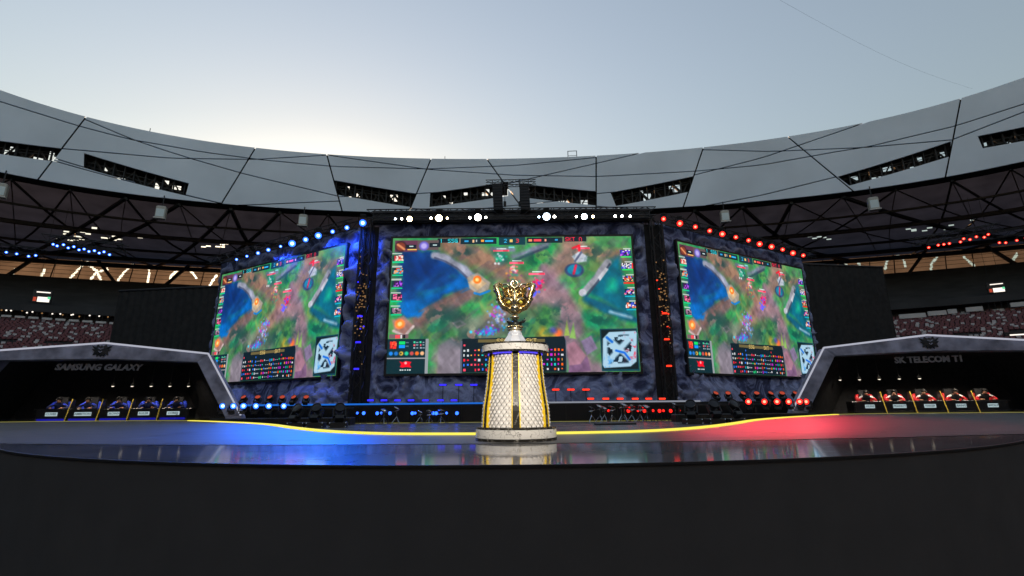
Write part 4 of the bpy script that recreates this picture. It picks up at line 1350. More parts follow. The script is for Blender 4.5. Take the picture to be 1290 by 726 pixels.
def surround(x0, x1, z0, z1, hx, hz0, hz1, seed, parent, name='surround'):
    st = .14
    nx_, nz_ = int((x1 - x0) / st), int((z1 - z0) / st)
    X = np.linspace(x0, x1, nx_ + 1); Z = np.linspace(z0, z1, nz_ + 1)
    gx, gz = np.meshgrid(X, Z)
    h = np.zeros_like(gx); wear = np.zeros_like(gx)
    rr_ = random.Random(seed)
    def ridge(cx, cz, r, a0, a1, w, amp):
        dx, dz = gx - cx, gz - cz
        an = np.arctan2(dz, dx); d = np.abs(np.hypot(dx, dz) - r)
        dm = (an - a0) % (2 * math.pi); span = (a1 - a0) % (2 * math.pi)
        f = np.where(dm < span, np.sin(math.pi * np.clip(dm / span, 0, 1)) ** .5, 0)
        t = np.clip(1 - d / (w * (f + .05)), 0, 1) * (f > 0)
        return t * amp * f
    def dome(cx, cz, rx, rz, amp):
        q = 1 - ((gx - cx) / rx) ** 2 - ((gz - cz) / rz) ** 2
        return amp * np.sqrt(np.clip(q, 0, 1))
    def add(a, w=1.0):
        nonlocal h, wear
        h = h + a
        e = np.clip(a * 4, 0, 1)
        wear = np.maximum(wear, np.where(a > .02, np.clip((e - .15) * 1.3, 0, .9) * w, 0))
    xm = (x0 + x1) / 2
    for s_ in (-1, 1):                       # great scaled domes under the picture
        cx = xm + s_ * (x1 - x0) * .25
        add(dome(cx, z0 - .6, (x1 - x0) * .22, hz0 - z0 + .2, .5), .25)
        for k in range(4):
            add(ridge(cx, z0 - .6, 1.1 + k * .75, .25, math.pi - .25, .10, .12), .35)
        ex = x1 - (x1 - hx[1]) / 2 if s_ > 0 else x0 + (hx[0] - x0) / 2
        bw = (x1 - hx[1]) if s_ > 0 else (hx[0] - x0)
        for k in range(5):                   # claws and coils up the sides
            z = hz0 + (hz1 - hz0) * (k + .3) / 5
            add(ridge(ex + rr_.uniform(-.3, .3) * bw, z, bw * rr_.uniform(.35, .7), rr_.uniform(0, 6.28), rr_.uniform(0, 6.28), bw * .22, .30), .8)
            add(dome(ex + rr_.uniform(-.2, .2) * bw, z + .8, bw * .35, .5, .25), .4)
        for k in range(2):
            add(ridge(ex - s_ * bw * .1, z0 + 1.6 + k * .9, 1.2 + .35 * k, -1.4 if s_ > 0 else 1.7, 1.4 if s_ > 0 else 4.5, .22, .35), .9)
    for s_ in (-1, 1):                       # thick coils in the lower corners
        for k, (r_c, w_c) in enumerate(((1.75, .5), (1.0, .3))):
            cx, cz = (x1 - 1.2 if s_ > 0 else x0 + 1.2), z0 + 1.9
            a_ = ridge(cx, cz, r_c, 1.2 + k, 1.2 + k + 5.6, w_c, .5)
            an_ = np.arctan2(gz - cz, gx - cx)
            add(a_ * (.75 + .25 * np.sign(np.sin(an_ * 16))), .55)
    for k in range(9):                       # horns along the top
        x = x0 + (x1 - x0) * (k + .5) / 9
        add(ridge(x, hz1 - .3 + rr_.uniform(-.2, .3), rr_.uniform(.6, 1.3), rr_.uniform(0, 1.2), rr_.uniform(1.9, 3.2), .22, .25), .7)
    rim = np.clip(np.minimum.reduce([gx - x0, x1 - gx, gz - z0, z1 - gz]) / .35, 0, 1)
    h = h * 1.35 * rim
    v = [(float(gx[j, i]), float(-h[j, i] - .035 * (noise.noise(Vector((gx[j, i] * .9, gz[j, i] * .9, seed))) + .5 * noise.noise(Vector((gx[j, i] * 2.4, gz[j, i] * 2.4, seed + 5))))), float(gz[j, i])) for j in range(nz_ + 1) for i in range(nx_ + 1)]
    f = []
    for j in range(nz_):
        for i in range(nx_):
            cx, cz = X[i] + st / 2, Z[j] + st / 2
            if hx[0] + .05 < cx < hx[1] - .05 and hz0 + .05 < cz < hz1 - .05: continue
            a = j * (nx_ + 1) + i
            f.append((a, a + 1, a + nx_ + 2, a + nx_ + 1))
    me = bpy.data.meshes.new(name)
    me.from_pydata(v, [], f)
    me.materials.append(MT['scenic'])
    at = me.attributes.new('wear', 'FLOAT', 'POINT'); at.data.foreach_set('value', wear.ravel().astype(np.float32))
    me.polygons.foreach_set('use_smooth', [True] * len(f))
    return link(name, me, parent)

def screen_wall(loc, rz, sx, zb, bl, br, bt, z0, lab, seed):
    root = empty('screen_wall', loc, rz)
    tag(root, lab, 'video wall')
    w = SW * sx
    o = link('screen', SCREEN, root); o.location = (0, -.22, zb); o.scale = (sx, 1, 1)
    mb = MB()
    for x, z, a, b in ((0, zb - .07, w + .3, .14), (0, zb + SH + .07, w + .3, .14), (-w / 2 - .075, zb + SH / 2, .15, SH), (w / 2 + .075, zb + SH / 2, .15, SH)):
        mb.box((x, -.11, z), (a, .22, b))
    mb.build('bezel', MT['black'], root)
    surround(-w / 2 - bl, w / 2 + br, z0, zb + SH + bt, (-w / 2, w / 2), zb, zb + SH, seed, root)
    mb = MB()
    mb.box(((br - bl) / 2, .55, (z0 + zb + SH + bt) / 2), (w + bl + br - .1, .6, zb + SH + bt - z0 - .1))
    mb.build('wall_body', MT['black'], root)
    for i in range(6):
        x = -w / 2 + w * i / 5
        MB().tube((x, 1.0, 0), (x, 1.0, zb + SH + bt - .2), .12, 5).build('support_post', MT['darkalu'], root)
    return root
ZF = -.3
ZBOT = 2.42 - ZF
screen_wall((0.03, 30, ZF), 0, 1.0, ZBOT, 1.0, .95, 1.05, .45, 'large front-facing screen wall in carved slate surround behind the trophy', 3)
IN, OUT = Vector((11.05, 31.1, 0)), Vector((23.55, 38.3, 0))
ang = math.atan2(OUT.y - IN.y, OUT.x - IN.x); wid = (OUT - IN).length
mid = (IN + OUT) / 2
WL = screen_wall((-mid.x, mid.y, ZF), -ang, wid / SW, ZBOT, .75, 1.75, 1.1, .45, 'angled screen wall under the row of blue lamps', 5)
WR = screen_wall((mid.x, mid.y, ZF), ang, wid / SW, ZBOT, 1.75, .75, 1.1, .45, 'angled screen wall under the row of red lamps', 8)
NL, NR = Vector((-math.sin(ang), -math.cos(ang), 0)), Vector((math.sin(ang), -math.cos(ang), 0))

# ------------------------------------------------------------------ trusses and lamps
def truss(name, p, q, w, lab, grp=None, m='darkalu', step=None, cat='truss'):
    p, q = Vector(p), Vector(q)
    d = q - p; n = d.length
    root = empty(name, p)
    t = d.normalized()
    up = Vector((0, 0, 1)) if abs(t.z) < .8 else Vector((0, 1, 0))
    a = t.cross(up).normalized() * w / 2; b = a.cross(t).normalized() * w / 2
    cs = [a + b, a - b, -a - b, -a + b]
    for c in cs:
        MB().tube(c, c + d, w * .075, 6).build('chord', MT[m], root)
    step = step or w * 1.2
    k = max(2, int(n / step)); mb = MB()
    for i in range(k):
        f0, f1 = i / k, (i + 1) / k
        for j in range(4):
            c0, c1 = cs[j], cs[(j + 1) % 4]
            if i % 2: c0, c1 = c1, c0
            mb.tube(c0 + d * f0, c1 + d * f1, w * .04, 4, cap=False)
    tag(mb.build('bracing', MT[m], root), kind='stuff')
    tag(root, lab, cat, grp)
    return root

def aim(o, d):
    o.rotation_euler = Vector(d).to_track_quat('-Y', 'Z').to_euler()

def fixture_proto(lens, r=.16, hang=True):
    """moving-head lamp: clamp or base, yoke, head, lens; beam along local -Y"""
    root = empty('stage_lamp')
    s_ = 1 if hang else -1
    MB().bbox((0, .02, s_ * r * 2.1), (r * 1.7, r * 1.5, r * .9), r * .12).build('base', MT['black'], root)
    mb = MB()
    for x in (-1, 1):
        mb.box((x * r * 1.22, .02, s_ * r * .8), (r * .22, r * .8, r * 2.1))
    mb.box((0, .02, s_ * r * 1.62), (r * 2.66, r * .8, r * .2))
    mb.build('yoke', MT['black'], root)
    MB().lathe([(0, 1.15 * r), (r * .55, 1.1 * r), (r * .8, .7 * r), (r * .85, 0), (r * 1.05, -.5 * r), (r * 1.06, -1.05 * r), (r * .98, -1.05 * r), (r * .95, -.9 * r)], 16, rot=Matrix.Rotation(R(-90), 3, 'X')).build('head', MT['blackgloss'], root, True)
    head = root.children[-1]
    MB().lathe([(r * .5, .98 * r), (r * .72, .96 * r), (r * .95, .9 * r)], 16, rot=Matrix.Rotation(R(90), 3, 'X')).build('lens', lens, head, True)
    MB().lathe([(0, 1.02 * r), (r * .3, 1.01 * r), (r * .5, .98 * r)], 16, rot=Matrix.Rotation(R(90), 3, 'X')).build('hot_core', MT.get('core_' + lens.name, lens), head, True)
    return root

protos, used = {}, set()
def lamp(key, pos, direction, lab, grp, r=.16, hang=True, light=None):
    k = (key, r, hang)
    if k not in protos:
        protos[k] = fixture_proto(MT[key], r, hang)
    o = protos[k] if k not in used else copy_tree(protos[k])
    used.add(k)
    o.location = pos
    aim(o, direction)
    tag(o, lab, 'stage lamp', grp)
    if light:
        ld = bpy.data.lights.new('lamp_beam', 'SPOT')
        ld.energy, ld.color, ld.spot_size, ld.spot_blend = light['e'] * 2 ** (1.15 - EXPOSURE), light['c'], light['size'], .6
        ld.shadow_soft_size = light.get('soft', r)
        lo = link('lamp_beam', ld)
        dv = (Vector(light['to']) - Vector(pos)).normalized()
        lo.location = Vector(pos) + dv * r * 1.6
        lo.rotation_euler = dv.to_track_quat('-Z', 'Y').to_euler()
    return o

def toward_cam(p, lift=0.0):
    d = (CAM_LOC - Vector(p)); d.z += lift
    return d.normalized()

# top trusses
truss('lighting_truss', (-9.3, 29.3, 12.55), (9.3, 29.3, 12.55), .55, 'black lighting truss over the front-facing screen wall', m='darkalu')
ZT2 = 12.35
TL0, TL1 = Vector((-10.4, 30.2, ZT2)), Vector((-25.0, 38.4, ZT2))
TR0, TR1 = Vector((10.4, 30.2, ZT2)), Vector((25.0, 38.4, ZT2))
truss('lighting_truss', TL0, TL1, .5, 'black lighting truss carrying the row of blue lamps')
truss('lighting_truss', TR0, TR1, .5, 'black lighting truss carrying the row of red lamps')
mb = MB(); mb.bbox((0, 0, 0), (18.2, .5, .85), .05)
o = mb.build('truss_cover', MT['black']); o.location = (0, 29.9, 12.6)
tag(o, 'long black cover box above the front-facing screen wall', 'cover')

whites = [(498, 276, 'e_cool', 0.06), (506, 276, 'e_white', 0.07), (516, 276, 'e_warm', 0.17), (543, 275, 'e_warm', 0.08), (553, 275, 'e_warm', 0.22), (563.5, 275, 'e_warm', 0.07), (592, 274.5, 'e_white', 0.08), (602, 274, 'e_white', 0.22), (612, 274, 'e_white', 0.07),
          (679, 273.5, 'e_cool', 0.06), (688.5, 273, 'e_cool', 0.23), (698.5, 273, 'e_white', 0.09), (726, 273, 'e_white', 0.07), (736, 273, 'e_cool', 0.19), (747, 273, 'e_warm', 0.09), (775, 272.5, 'e_white', 0.08), (783.5, 272.5, 'e_white', 0.08), (794, 272.5, 'e_white', 0.07)]
for u, v, key, r in whites:
    p = at_y(u, v, 28.95)
    kind = {'e_cool': 'cool white', 'e_white': 'white', 'e_warm': 'warm white'}[key]
    size = 'large' if r >= .16 else 'small'
    lamp(key, p, toward_cam(p), f'{size} {kind} lamp lit on the truss over the front-facing screen', f'{size} {kind} lamps on the top truss', r=round(r, 2))
PL, PR = Vector((-IN.x, IN.y, 0)) + NL * .95, Vector((IN.x, IN.y, 0)) + NR * .95
BL = [(298, 327, .10), (311, 323, .10), (325, 319, .13), (338, 315, .14), (353.5, 310.6, .10), (368, 307, .24), (385, 302, .18), (401, 297, .22), (419, 292, .14), (437, 287, .15), (457, 281, .22)]
for i, (u, v, r) in enumerate(BL):
    p = on_plane(u, v, PL, NL)
    size = 'large' if r >= .2 else 'small'
    tgt = Vector((-1.9 - .9 * (10 - i), 3.5 + 1.0 * (10 - i), 0))
    lamp('e_blue', p, toward_cam(p), f'{size} bright blue lamp on the sloping row over the screen wall', f'{size} blue lamps over the screen wall', r=r,
         light=dict(e=2000 if i > 7 else 1250, c=(.0, .13, 1.0), size=R(14), to=tgt) if i >= 3 else None)
for u, v in ((345, 313), (410, 295), (445, 285)):      # added spots without fixtures, imitating that row's blue spill on the scenic wall
    p = on_plane(u, v, PL, NL) + NL * .4
    ld = bpy.data.lights.new('added_spill_spot', 'SPOT'); ld.energy = 420 * 2 ** (1.15 - EXPOSURE); ld.color = (.02, .10, 1.0); ld.spot_size = R(140); ld.spot_blend = .8; ld.shadow_soft_size = .2
    lo = link('added_spill_spot', ld); lo.location = p
    lo.rotation_euler = (Vector((0, 0, -1)) - NL * .35).to_track_quat('-Z', 'Y').to_euler()
RD = [(836, 276), (856.5, 281.7), (876, 286), (894, 291), (910, 295), (927, 299), (943, 303), (957, 307.6), (972, 311), (986, 314.6), (999, 319), (1012, 322)]
for i, (u, v) in enumerate(RD):
    p = on_plane(u, v, PR, NR)
    r = .2 if i in (1, 4, 7, 8, 10) else .15
    tgt = Vector((5.0 + .35 * i, 8.0 + .62 * i, 0))
    size = 'large' if r >= .2 else 'small'
    lamp('e_red', p, toward_cam(p), f'{size} bright red lamp on the sloping row over the screen wall', f'{size} red lamps over the screen wall', r=r,
         light=dict(e=820, c=(1.0, .03, .06), size=R(14), to=tgt) if i % 3 != 2 else None)

# speaker arrays hung above the front truss
bar = truss('hanging_bar', at_y(612, 231.5, 29.6), at_y(675, 230.5, 29.6), .35, 'short horizontal truss bar above the two hanging speaker columns', m='darkalu')
for u, lab in ((628, 'black hanging speaker column over a white lamp, at the notched roof opening'), (662, 'black hanging speaker column beside the large cool white lamp')):
    top, bot = at_y(u - 2, 233, 29.6), at_y(u, 268, 29.6)
    root = empty('speaker_column', bot)
    nb = 9; hh = (top.z - bot.z) / nb
    for i in range(nb):
        bend = .10 * (1 - i / nb) ** 2
        o = MB().bbox((0, 0, 0), (.62, .5, hh * .92), .03).build('speaker_box', MT['speaker'], root)
        o.location = ((top.x - bot.x) * i / nb, -bend, hh * (i + .5)); o.rotation_euler = (-.25 * (1 - i / nb), 0, 0)
    for s_ in (-1, 1):
        MB().tube((s_ * .3 + (top.x - bot.x), 0, hh * nb - .1), (s_ * .3 + (top.x - bot.x), 0, hh * nb + .35), .03, 5).build('hanger', MT['alu'], root)
    tag(root, lab, 'speaker')
for u, w, lab in ((636, 5, 'dark chain hoist motor between the speaker columns, on the outer side'), (655, 5, 'dark chain hoist motor close against a speaker column')):
    p = at_y(u, 257, 29.6)
    root = empty('chain_hoist', p)
    MB().bbox((0, 0, 0), (.18, .2, .34), .03).build('motor', MT['black'], root)
    MB().tube((0, 0, .1), (0, 0, 1.25), .018, 5).build('chain', MT['alu'], root)
    tag(root, lab, 'hoist')

# towers between the walls, with tiny glowing boxes imitating amber glints
for s_, lab in ((-1, 'black truss tower with amber glints beside the blue-lit screen wall'), (1, 'black truss tower with amber glints beside the red-lit screen wall')):
    x = s_ * 9.35
    tw = truss('truss_tower', (x, 29.6, ZF), (x, 29.6, 12.2), .62, lab, m='darkalu', cat='tower')
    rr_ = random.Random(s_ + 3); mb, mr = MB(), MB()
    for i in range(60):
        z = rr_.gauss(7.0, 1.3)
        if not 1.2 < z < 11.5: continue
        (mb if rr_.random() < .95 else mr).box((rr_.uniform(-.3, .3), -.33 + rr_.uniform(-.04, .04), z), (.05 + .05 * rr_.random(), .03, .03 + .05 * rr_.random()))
    tag(mb.build('amber_glints', MT['e_amber'], tw), kind='stuff')
    tag(mr.build('small_lights', MT['e_indigo'] if s_ < 0 else MT['e_redbar'], tw), kind='stuff')
    MB().box((0, .45, 6.2), (1.3, .05, 12.2)).build('backing_cloth', MT['drape'], tw)
    for k, z in enumerate((3.0, 4.6, 6.2)):
        MB().bbox((0, -.36, z), (.3, .12, .09), .02).build('bar_light', MT['e_indigo'] if s_ < 0 else MT['e_redbar'], tw)

# far hanging trusses with small lamps on both sides
def far_truss(a, b, dots, key, lab, grp, lamplab, y):
    p, q = at_y(*a, y), at_y(*b, y)
    truss('hanging_truss', p, q, .9, lab, m='darkalu')
    for u, v in dots:
        c = at_y(u, v, y - .6)
        lamp(key, c, toward_cam(c), lamplab, grp, r=.17)
far_truss((55, 300), (158, 313), [(67, 308), (72, 310), (80, 308.5), (86, 312.5), (93, 311), (99.5, 315), (106, 314), (112, 317), (119, 316), (125, 319), (131, 317.5), (138, 321)], 'e_blue',
          'slanting black truss with many blue lamps hung under the roof', 'blue lamps on the long hanging truss', 'small blue lamp on the long truss hung under the roof', 62)
far_truss((-20, 309), (52, 318), [(-6, 315), (8, 318), (21, 320), (36, 323), (45, 322)], 'e_blue', 'black truss with few blue lamps above the orange facade strip', 'blue lamps on the short hanging truss', 'small blue lamp on the truss above the orange facade strip', 66)
far_truss((1150, 305), (1258, 286), [(1170, 312), (1182, 309), (1189, 308), (1196, 307), (1210, 305), (1214, 301), (1222, 302), (1230, 298.5), (1240, 299), (1245, 295.5)], 'e_red',
          'slanting black truss with many red lamps hung under the roof', 'red lamps on the long hanging truss', 'small red lamp on the long truss hung under the roof', 62)
far_truss((1250, 297), (1310, 287), [(1259, 306), (1267, 306), (1281, 303), (1292, 300)], 'e_red', 'black truss with few red lamps above the pale facade strip', 'red lamps on the short hanging truss', 'small red lamp on the truss above the pale facade strip', 66)

# ------------------------------------------------------------------ rear deck with lights
deck = empty('rear_deck', (0, 24, ZF))
tag(deck, 'long black rear deck with light strip along its top edge under the screens', 'stage deck')
MB().bbox((0, 1.6, .43), (27.0, 3.2, .86), .02).build('deck_body', MT['black'], deck)
for i in range(22):
    MB().box((-13.0 + i * 1.24, -.02, .40), (1.18, .04, .74)).build('front_panel', MT['blackgloss'], deck)
MB().box((-6.7, -.06, .885), (12.2, .06, .075)).build('blue_strip', MT['e_bstrip'], deck)
MB().box((4.95, -.06, .885), (8.1, .06, .075)).build('white_strip', MT['e_wstrip'], deck)
MB().box((0, -.5, .012), (25, .05, .02)).build('floor_strip', MT['e_yeldim'], deck)

def bar_light(u, v, y, key, lab, grp, w=.34, stand=0.0):
    p = at_y(u, v, y)
    root = empty('bar_light', (p.x, p.y, p.z - .05 - stand))
    MB().bbox((0, .03, .05 + stand), (w, .12, .10), .015).build('housing', MT['black'], root)
    MB().box((0, -.036, .05 + stand), (w * .9, .02, .075)).build('led_face', MT[key], root)
    if stand:
        MB().tube((0, .04, 0), (0, .04, stand), .02, 5).build('stand_pole', MT['darkalu'], root)
        MB().box((0, .04, .012), (.3, .3, .02)).build('stand_base', MT['black'], root)
    else:
        for s_ in (-1, 1): MB().box((s_ * w * .3, .04, .006), (.03, .1, .012)).build('foot', MT['black'], root)
    tag(root, lab, 'light', grp)
TOPZ = ZF + .86
for u in (467, 484, 501, 518, 536, 555, 572):
    bar_light(u, 504.5, 24.15, 'e_indigo', 'indigo bar light standing on the deck above the blue strip', 'indigo bar lights on the deck')
for u in (744, 763, 781, 800, 817, 834):
    bar_light(u, 502.5, 24.15, 'e_redbar', 'red bar light standing on the deck above the pale strip', 'red bar lights on the deck')
for us, v, key, lab, grp in (((558, 578, 597), 485, 'e_indigo', 'indigo bar light raised on a pole below the front-facing screen', 'raised indigo bar lights'), ((700, 719, 738), 491, 'e_redbar', 'red bar light raised on a pole below the front-facing screen', 'raised red bar lights')):
    for u in us:
        p = at_y(u, v, 25.4)
        bar_light(u, v, 25.4, key, lab, grp, .4, p.z - .05 - TOPZ)
def par(u, v, y, key, lab, grp, r=.085):
    p = at_y(u, v, y)
    root = empty('floor_can', (p.x, p.y, ZF))
    h = p.z - ZF
    MB().lathe([(0, .16), (r * .9, .16), (r, .1), (r * 1.05, -.12), (r * .95, -.12)], 12, (0, 0, h), rot=Matrix.Rotation(R(-90), 3, 'X')).build('can', MT['black'], root, True)
    MB().lathe([(0, .10), (r * .96, .09)], 12, (0, 0, h), rot=Matrix.Rotation(R(90), 3, 'X')).build('lens', MT[key], root)
    for s_ in (-1, 1): MB().box((s_ * r * 1.15, .02, h / 2), (.015, .05, h)).build('bracket', MT['black'], root)
    MB().box((0, .02, .008), (r * 2.6, .16, .016)).build('foot_plate', MT['black'], root)
    tag(root, lab, 'lamp', grp)
for i, u in enumerate((451, 459, 476, 481, 492, 520, 523.5, 546, 550, 563, 576)):
    par(u, 520.5 + .15 * (i % 3), 23.2, 'e_blue', 'small blue floor lamp in front of the rear deck', 'blue floor lamps before the deck', .085 if i % 3 else .06)
for i, u in enumerate((766, 791, 803, 811, 822, 830, 835, 844, 855)):
    par(u, 517.5 + .3 * (i % 2), 23.2, 'e_red', 'small red floor lamp in front of the rear deck', 'red floor lamps before the deck', .085 if i % 2 else .06)
# cymbal stands with chrome legs in front of the deck
def cymbal(u, y, h, lab, grp):
    p = at_y(u, 520, y)
    root = empty('cymbal_stand', (p.x, y, ZF), random.uniform(0, 3))
    MB().tube((0, 0, .18), (0, 0, h), .014, 5).build('pole', MT['chrome'], root)
    for k in range(3):
        a = k * 2.09
        MB().tube((0, 0, .3), (.22 * math.cos(a), .22 * math.sin(a), 0), .012, 5).build('leg', MT['chrome'], root)
    for k in range(2):
        MB().lathe([(0, .03), (.04, .025), (.17, 0), (0, .005)], 14, (0, 0, h - .13 * k), rot=Matrix.Rotation(.5 - .8 * k, 3, 'X')).build('cymbal', MT['chrome'], root, True)
    tag(root, lab, 'cymbal stand', grp)
for u in (745, 756, 762, 771, 783, 787, 796, 807, 815, 851):
    cymbal(u, 22.9 + random.uniform(-.2, .3), random.uniform(.55, .8), 'chrome cymbal stand among the red floor lamps', 'chrome stands by the red lamps')
for u in (484, 500, 530, 541, 556):
    cymbal(u, 22.9 + random.uniform(-.2, .3), random.uniform(.5, .75), 'chrome cymbal stand among the blue floor lamps', 'chrome stands by the blue lamps')

# side rigs: rows of moving heads by the inner feet of the booths
for s_, key, us_low, us_top, big, v_low, v_top in ((-1, 'e_blue', (280, 292.5, 306, 321, 338, 356), (291, 308, 325, 341, 356, 371, 386), (377, 400, 428), 512, 502.5),
                                              (1, 'e_red', (943.5, 964.5, 979.5, 995, 1008, 1017), (901, 917, 935, 953, 970, 985, 1001), (870, 898, 922), 506.5, 497.5)):
    cname = 'blue' if s_ < 0 else 'red'
    ys = 21.4
    riser = empty('lamp_riser', (s_ * 9.9, ys + .2, ZF))
    tag(riser, f'low black riser carrying the row of {cname} moving heads', 'riser')
    MB().bbox((0, 0, .16), (6.0, .7, .32), .03).build('riser_body', MT['black'], riser)
    for i in range(8):
        MB().box((-2.6 + i * .74, -.36, .18), (.66, .02, .2)).build('riser_panel', MT['blackgloss'], riser)
    for i, u in enumerate(us_low):
        p = at_y(u, v_low - s_ * 0 + 0.0, ys)
        d = toward_cam(p) + Vector((-.55 * s_ if i % 2 else -.2 * s_, 0, .12))
        lamp(key, p, d, f'{cname} moving head lamp lit on the low riser by the booth foot', f'{cname} moving heads on the riser', r=.125, hang=False)
    for i, u in enumerate(us_top):
        p = at_y(u, v_top, 23.0)
        lamp('e_ember', p, Vector((.15 * (-1) ** i, -.75, .8)), f'dull ember-red moving head on the upper ledge of the {cname} rig', f'ember moving heads of the {cname} rig', r=.12, hang=False)
    led_ = empty('lamp_ledge', (s_ * 10.2, 23.0, ZF))
    tag(led_, f'black ledge under the ember lamps of the {cname} rig', 'ledge')
    MB().bbox((0, 0, .70), (5.6, .45, .08), .015).build('shelf', MT['black'], led_)
    for x in (-2.6, -.9, .9, 2.6): MB().box((x, 0, .33), (.08, .3, .66)).build('shelf_leg', MT['black'], led_)
    for i, u in enumerate(big):
        p = at_y(u, v_low + 2, 18.6)
        root = empty('flight_case', (p.x, 18.6, ZF), .1 * i)
        MB().bbox((0, 0, .10), (.62, .5, .2), .02).build('case_body', MT['black'], root)
        for x in (-.28, .28):
            for z in (.04, .17): MB().ball((x, -.23, z), .028, 6).build('corner_ball', MT['chrome'], root)
        tag(root, f'low black case under a big unlit moving head of the {cname} rig', 'case', f'cases of the {cname} rig')
        head = fixture_proto(MT['blackgloss'], .175, False)
        head.location = (p.x, 18.6, ZF + .2 + .44)
        aim(head, Vector((.25 * (i - 1), -.6, .5)))
        tag(head, f'big unlit black moving head standing on a case by the {cname} rig', 'stage lamp', f'big unlit moving heads of the {cname} rig')
for p_, k in ((at_z(775, 534.5, ZF + .02), 0),):
    o = MB().bbox((0, 0, .03), (1.5, .5, .06), .01).build('floor_monitor_plate', MT['black'])
    o.location = (p_.x, p_.y, ZF); o.rotation_euler = (0, 0, .25)
    tag(o, 'flat dark plate lying on the pale lower floor behind the yellow line', 'plate')

# ------------------------------------------------------------------ black drapes masking the stands beside the set
def drape(u0, u1, v0, v1, y0, y1, lab):
    a, b = at_y(u0, v0, y0), at_y(u1, v0, y1)
    z1 = max(at_y(u0, v0, y0).z, at_y(u1, v0, y1).z)
    mb = MB(); n = 90
    for i in range(n + 1):
        p = a.lerp(b, i / n); w = .10 * math.sin(i * 1.15) + .05 * math.sin(i * 2.7)
        mb.v += [(p.x, p.y + w, ZF), (p.x, p.y + w * .6, z1)]
    for i in range(n):
        mb.grid([i * 2, i * 2 + 2, i * 2 + 3, i * 2 + 1])
    root = empty('masking_drape', (a.x, a.y, ZF))
    o = mb.build('cloth', MT['drape'], root, True); o.location = (-a.x, -a.y, -ZF)
    MB().tube((0, 0, z1 - ZF + .1), (b.x - a.x, b.y - a.y, z1 - ZF + .1), .12, 6).build('top_pipe', MT['darkalu'], root)
    tag(root, lab, 'drape')
drape(150, 300, 368, 500, 52, 50, 'tall black drape hanging between the blue-lit booth and the screen wall')
drape(985, 1112, 338, 500, 50, 52, 'tall black drape hanging between the red booth and the screen wall')

def glass_mat():
    m = bpy.data.materials.new('booth_glass'); m.use_nodes = True
    N, L = m.node_tree.nodes, m.node_tree.links
    N.remove(N['Principled BSDF'])
    t, g, x, f = N.new('ShaderNodeBsdfTransparent'), N.new('ShaderNodeBsdfGlossy'), N.new('ShaderNodeMixShader'), N.new('ShaderNodeFresnel')
    t.inputs[0].default_value = (.93, .95, .96, 1); g.inputs['Roughness'].default_value = .02; f.inputs['IOR'].default_value = 1.4
    L.new(f.outputs[0], x.inputs[0]); L.new(t.outputs[0], x.inputs[1]); L.new(g.outputs[0], x.inputs[2])
    L.new(x.outputs[0], N['Material Output'].inputs['Surface'])
    return m
MT['glass'] = glass_mat()

# ------------------------------------------------------------------ lettering helper
def text_mesh(s_, size, extrude, m, shear=0.0, bold=0.0):
    cu = bpy.data.curves.new('lettering', 'FONT')
    cu.body = s_; cu.size = size; cu.extrude = extrude; cu.align_x = 'CENTER'; cu.align_y = 'CENTER'
    cu.shear = shear; cu.offset = bold; cu.resolution_u = 2
    o = bpy.data.objects.new('lettering', cu); col.objects.link(o)
    me = bpy.data.meshes.new_from_object(o.evaluated_get(bpy.context.evaluated_depsgraph_get()))
    bpy.data.objects.remove(o)
    bpy.data.curves.remove(cu)
    me.materials.clear(); me.materials.append(m)
    return me

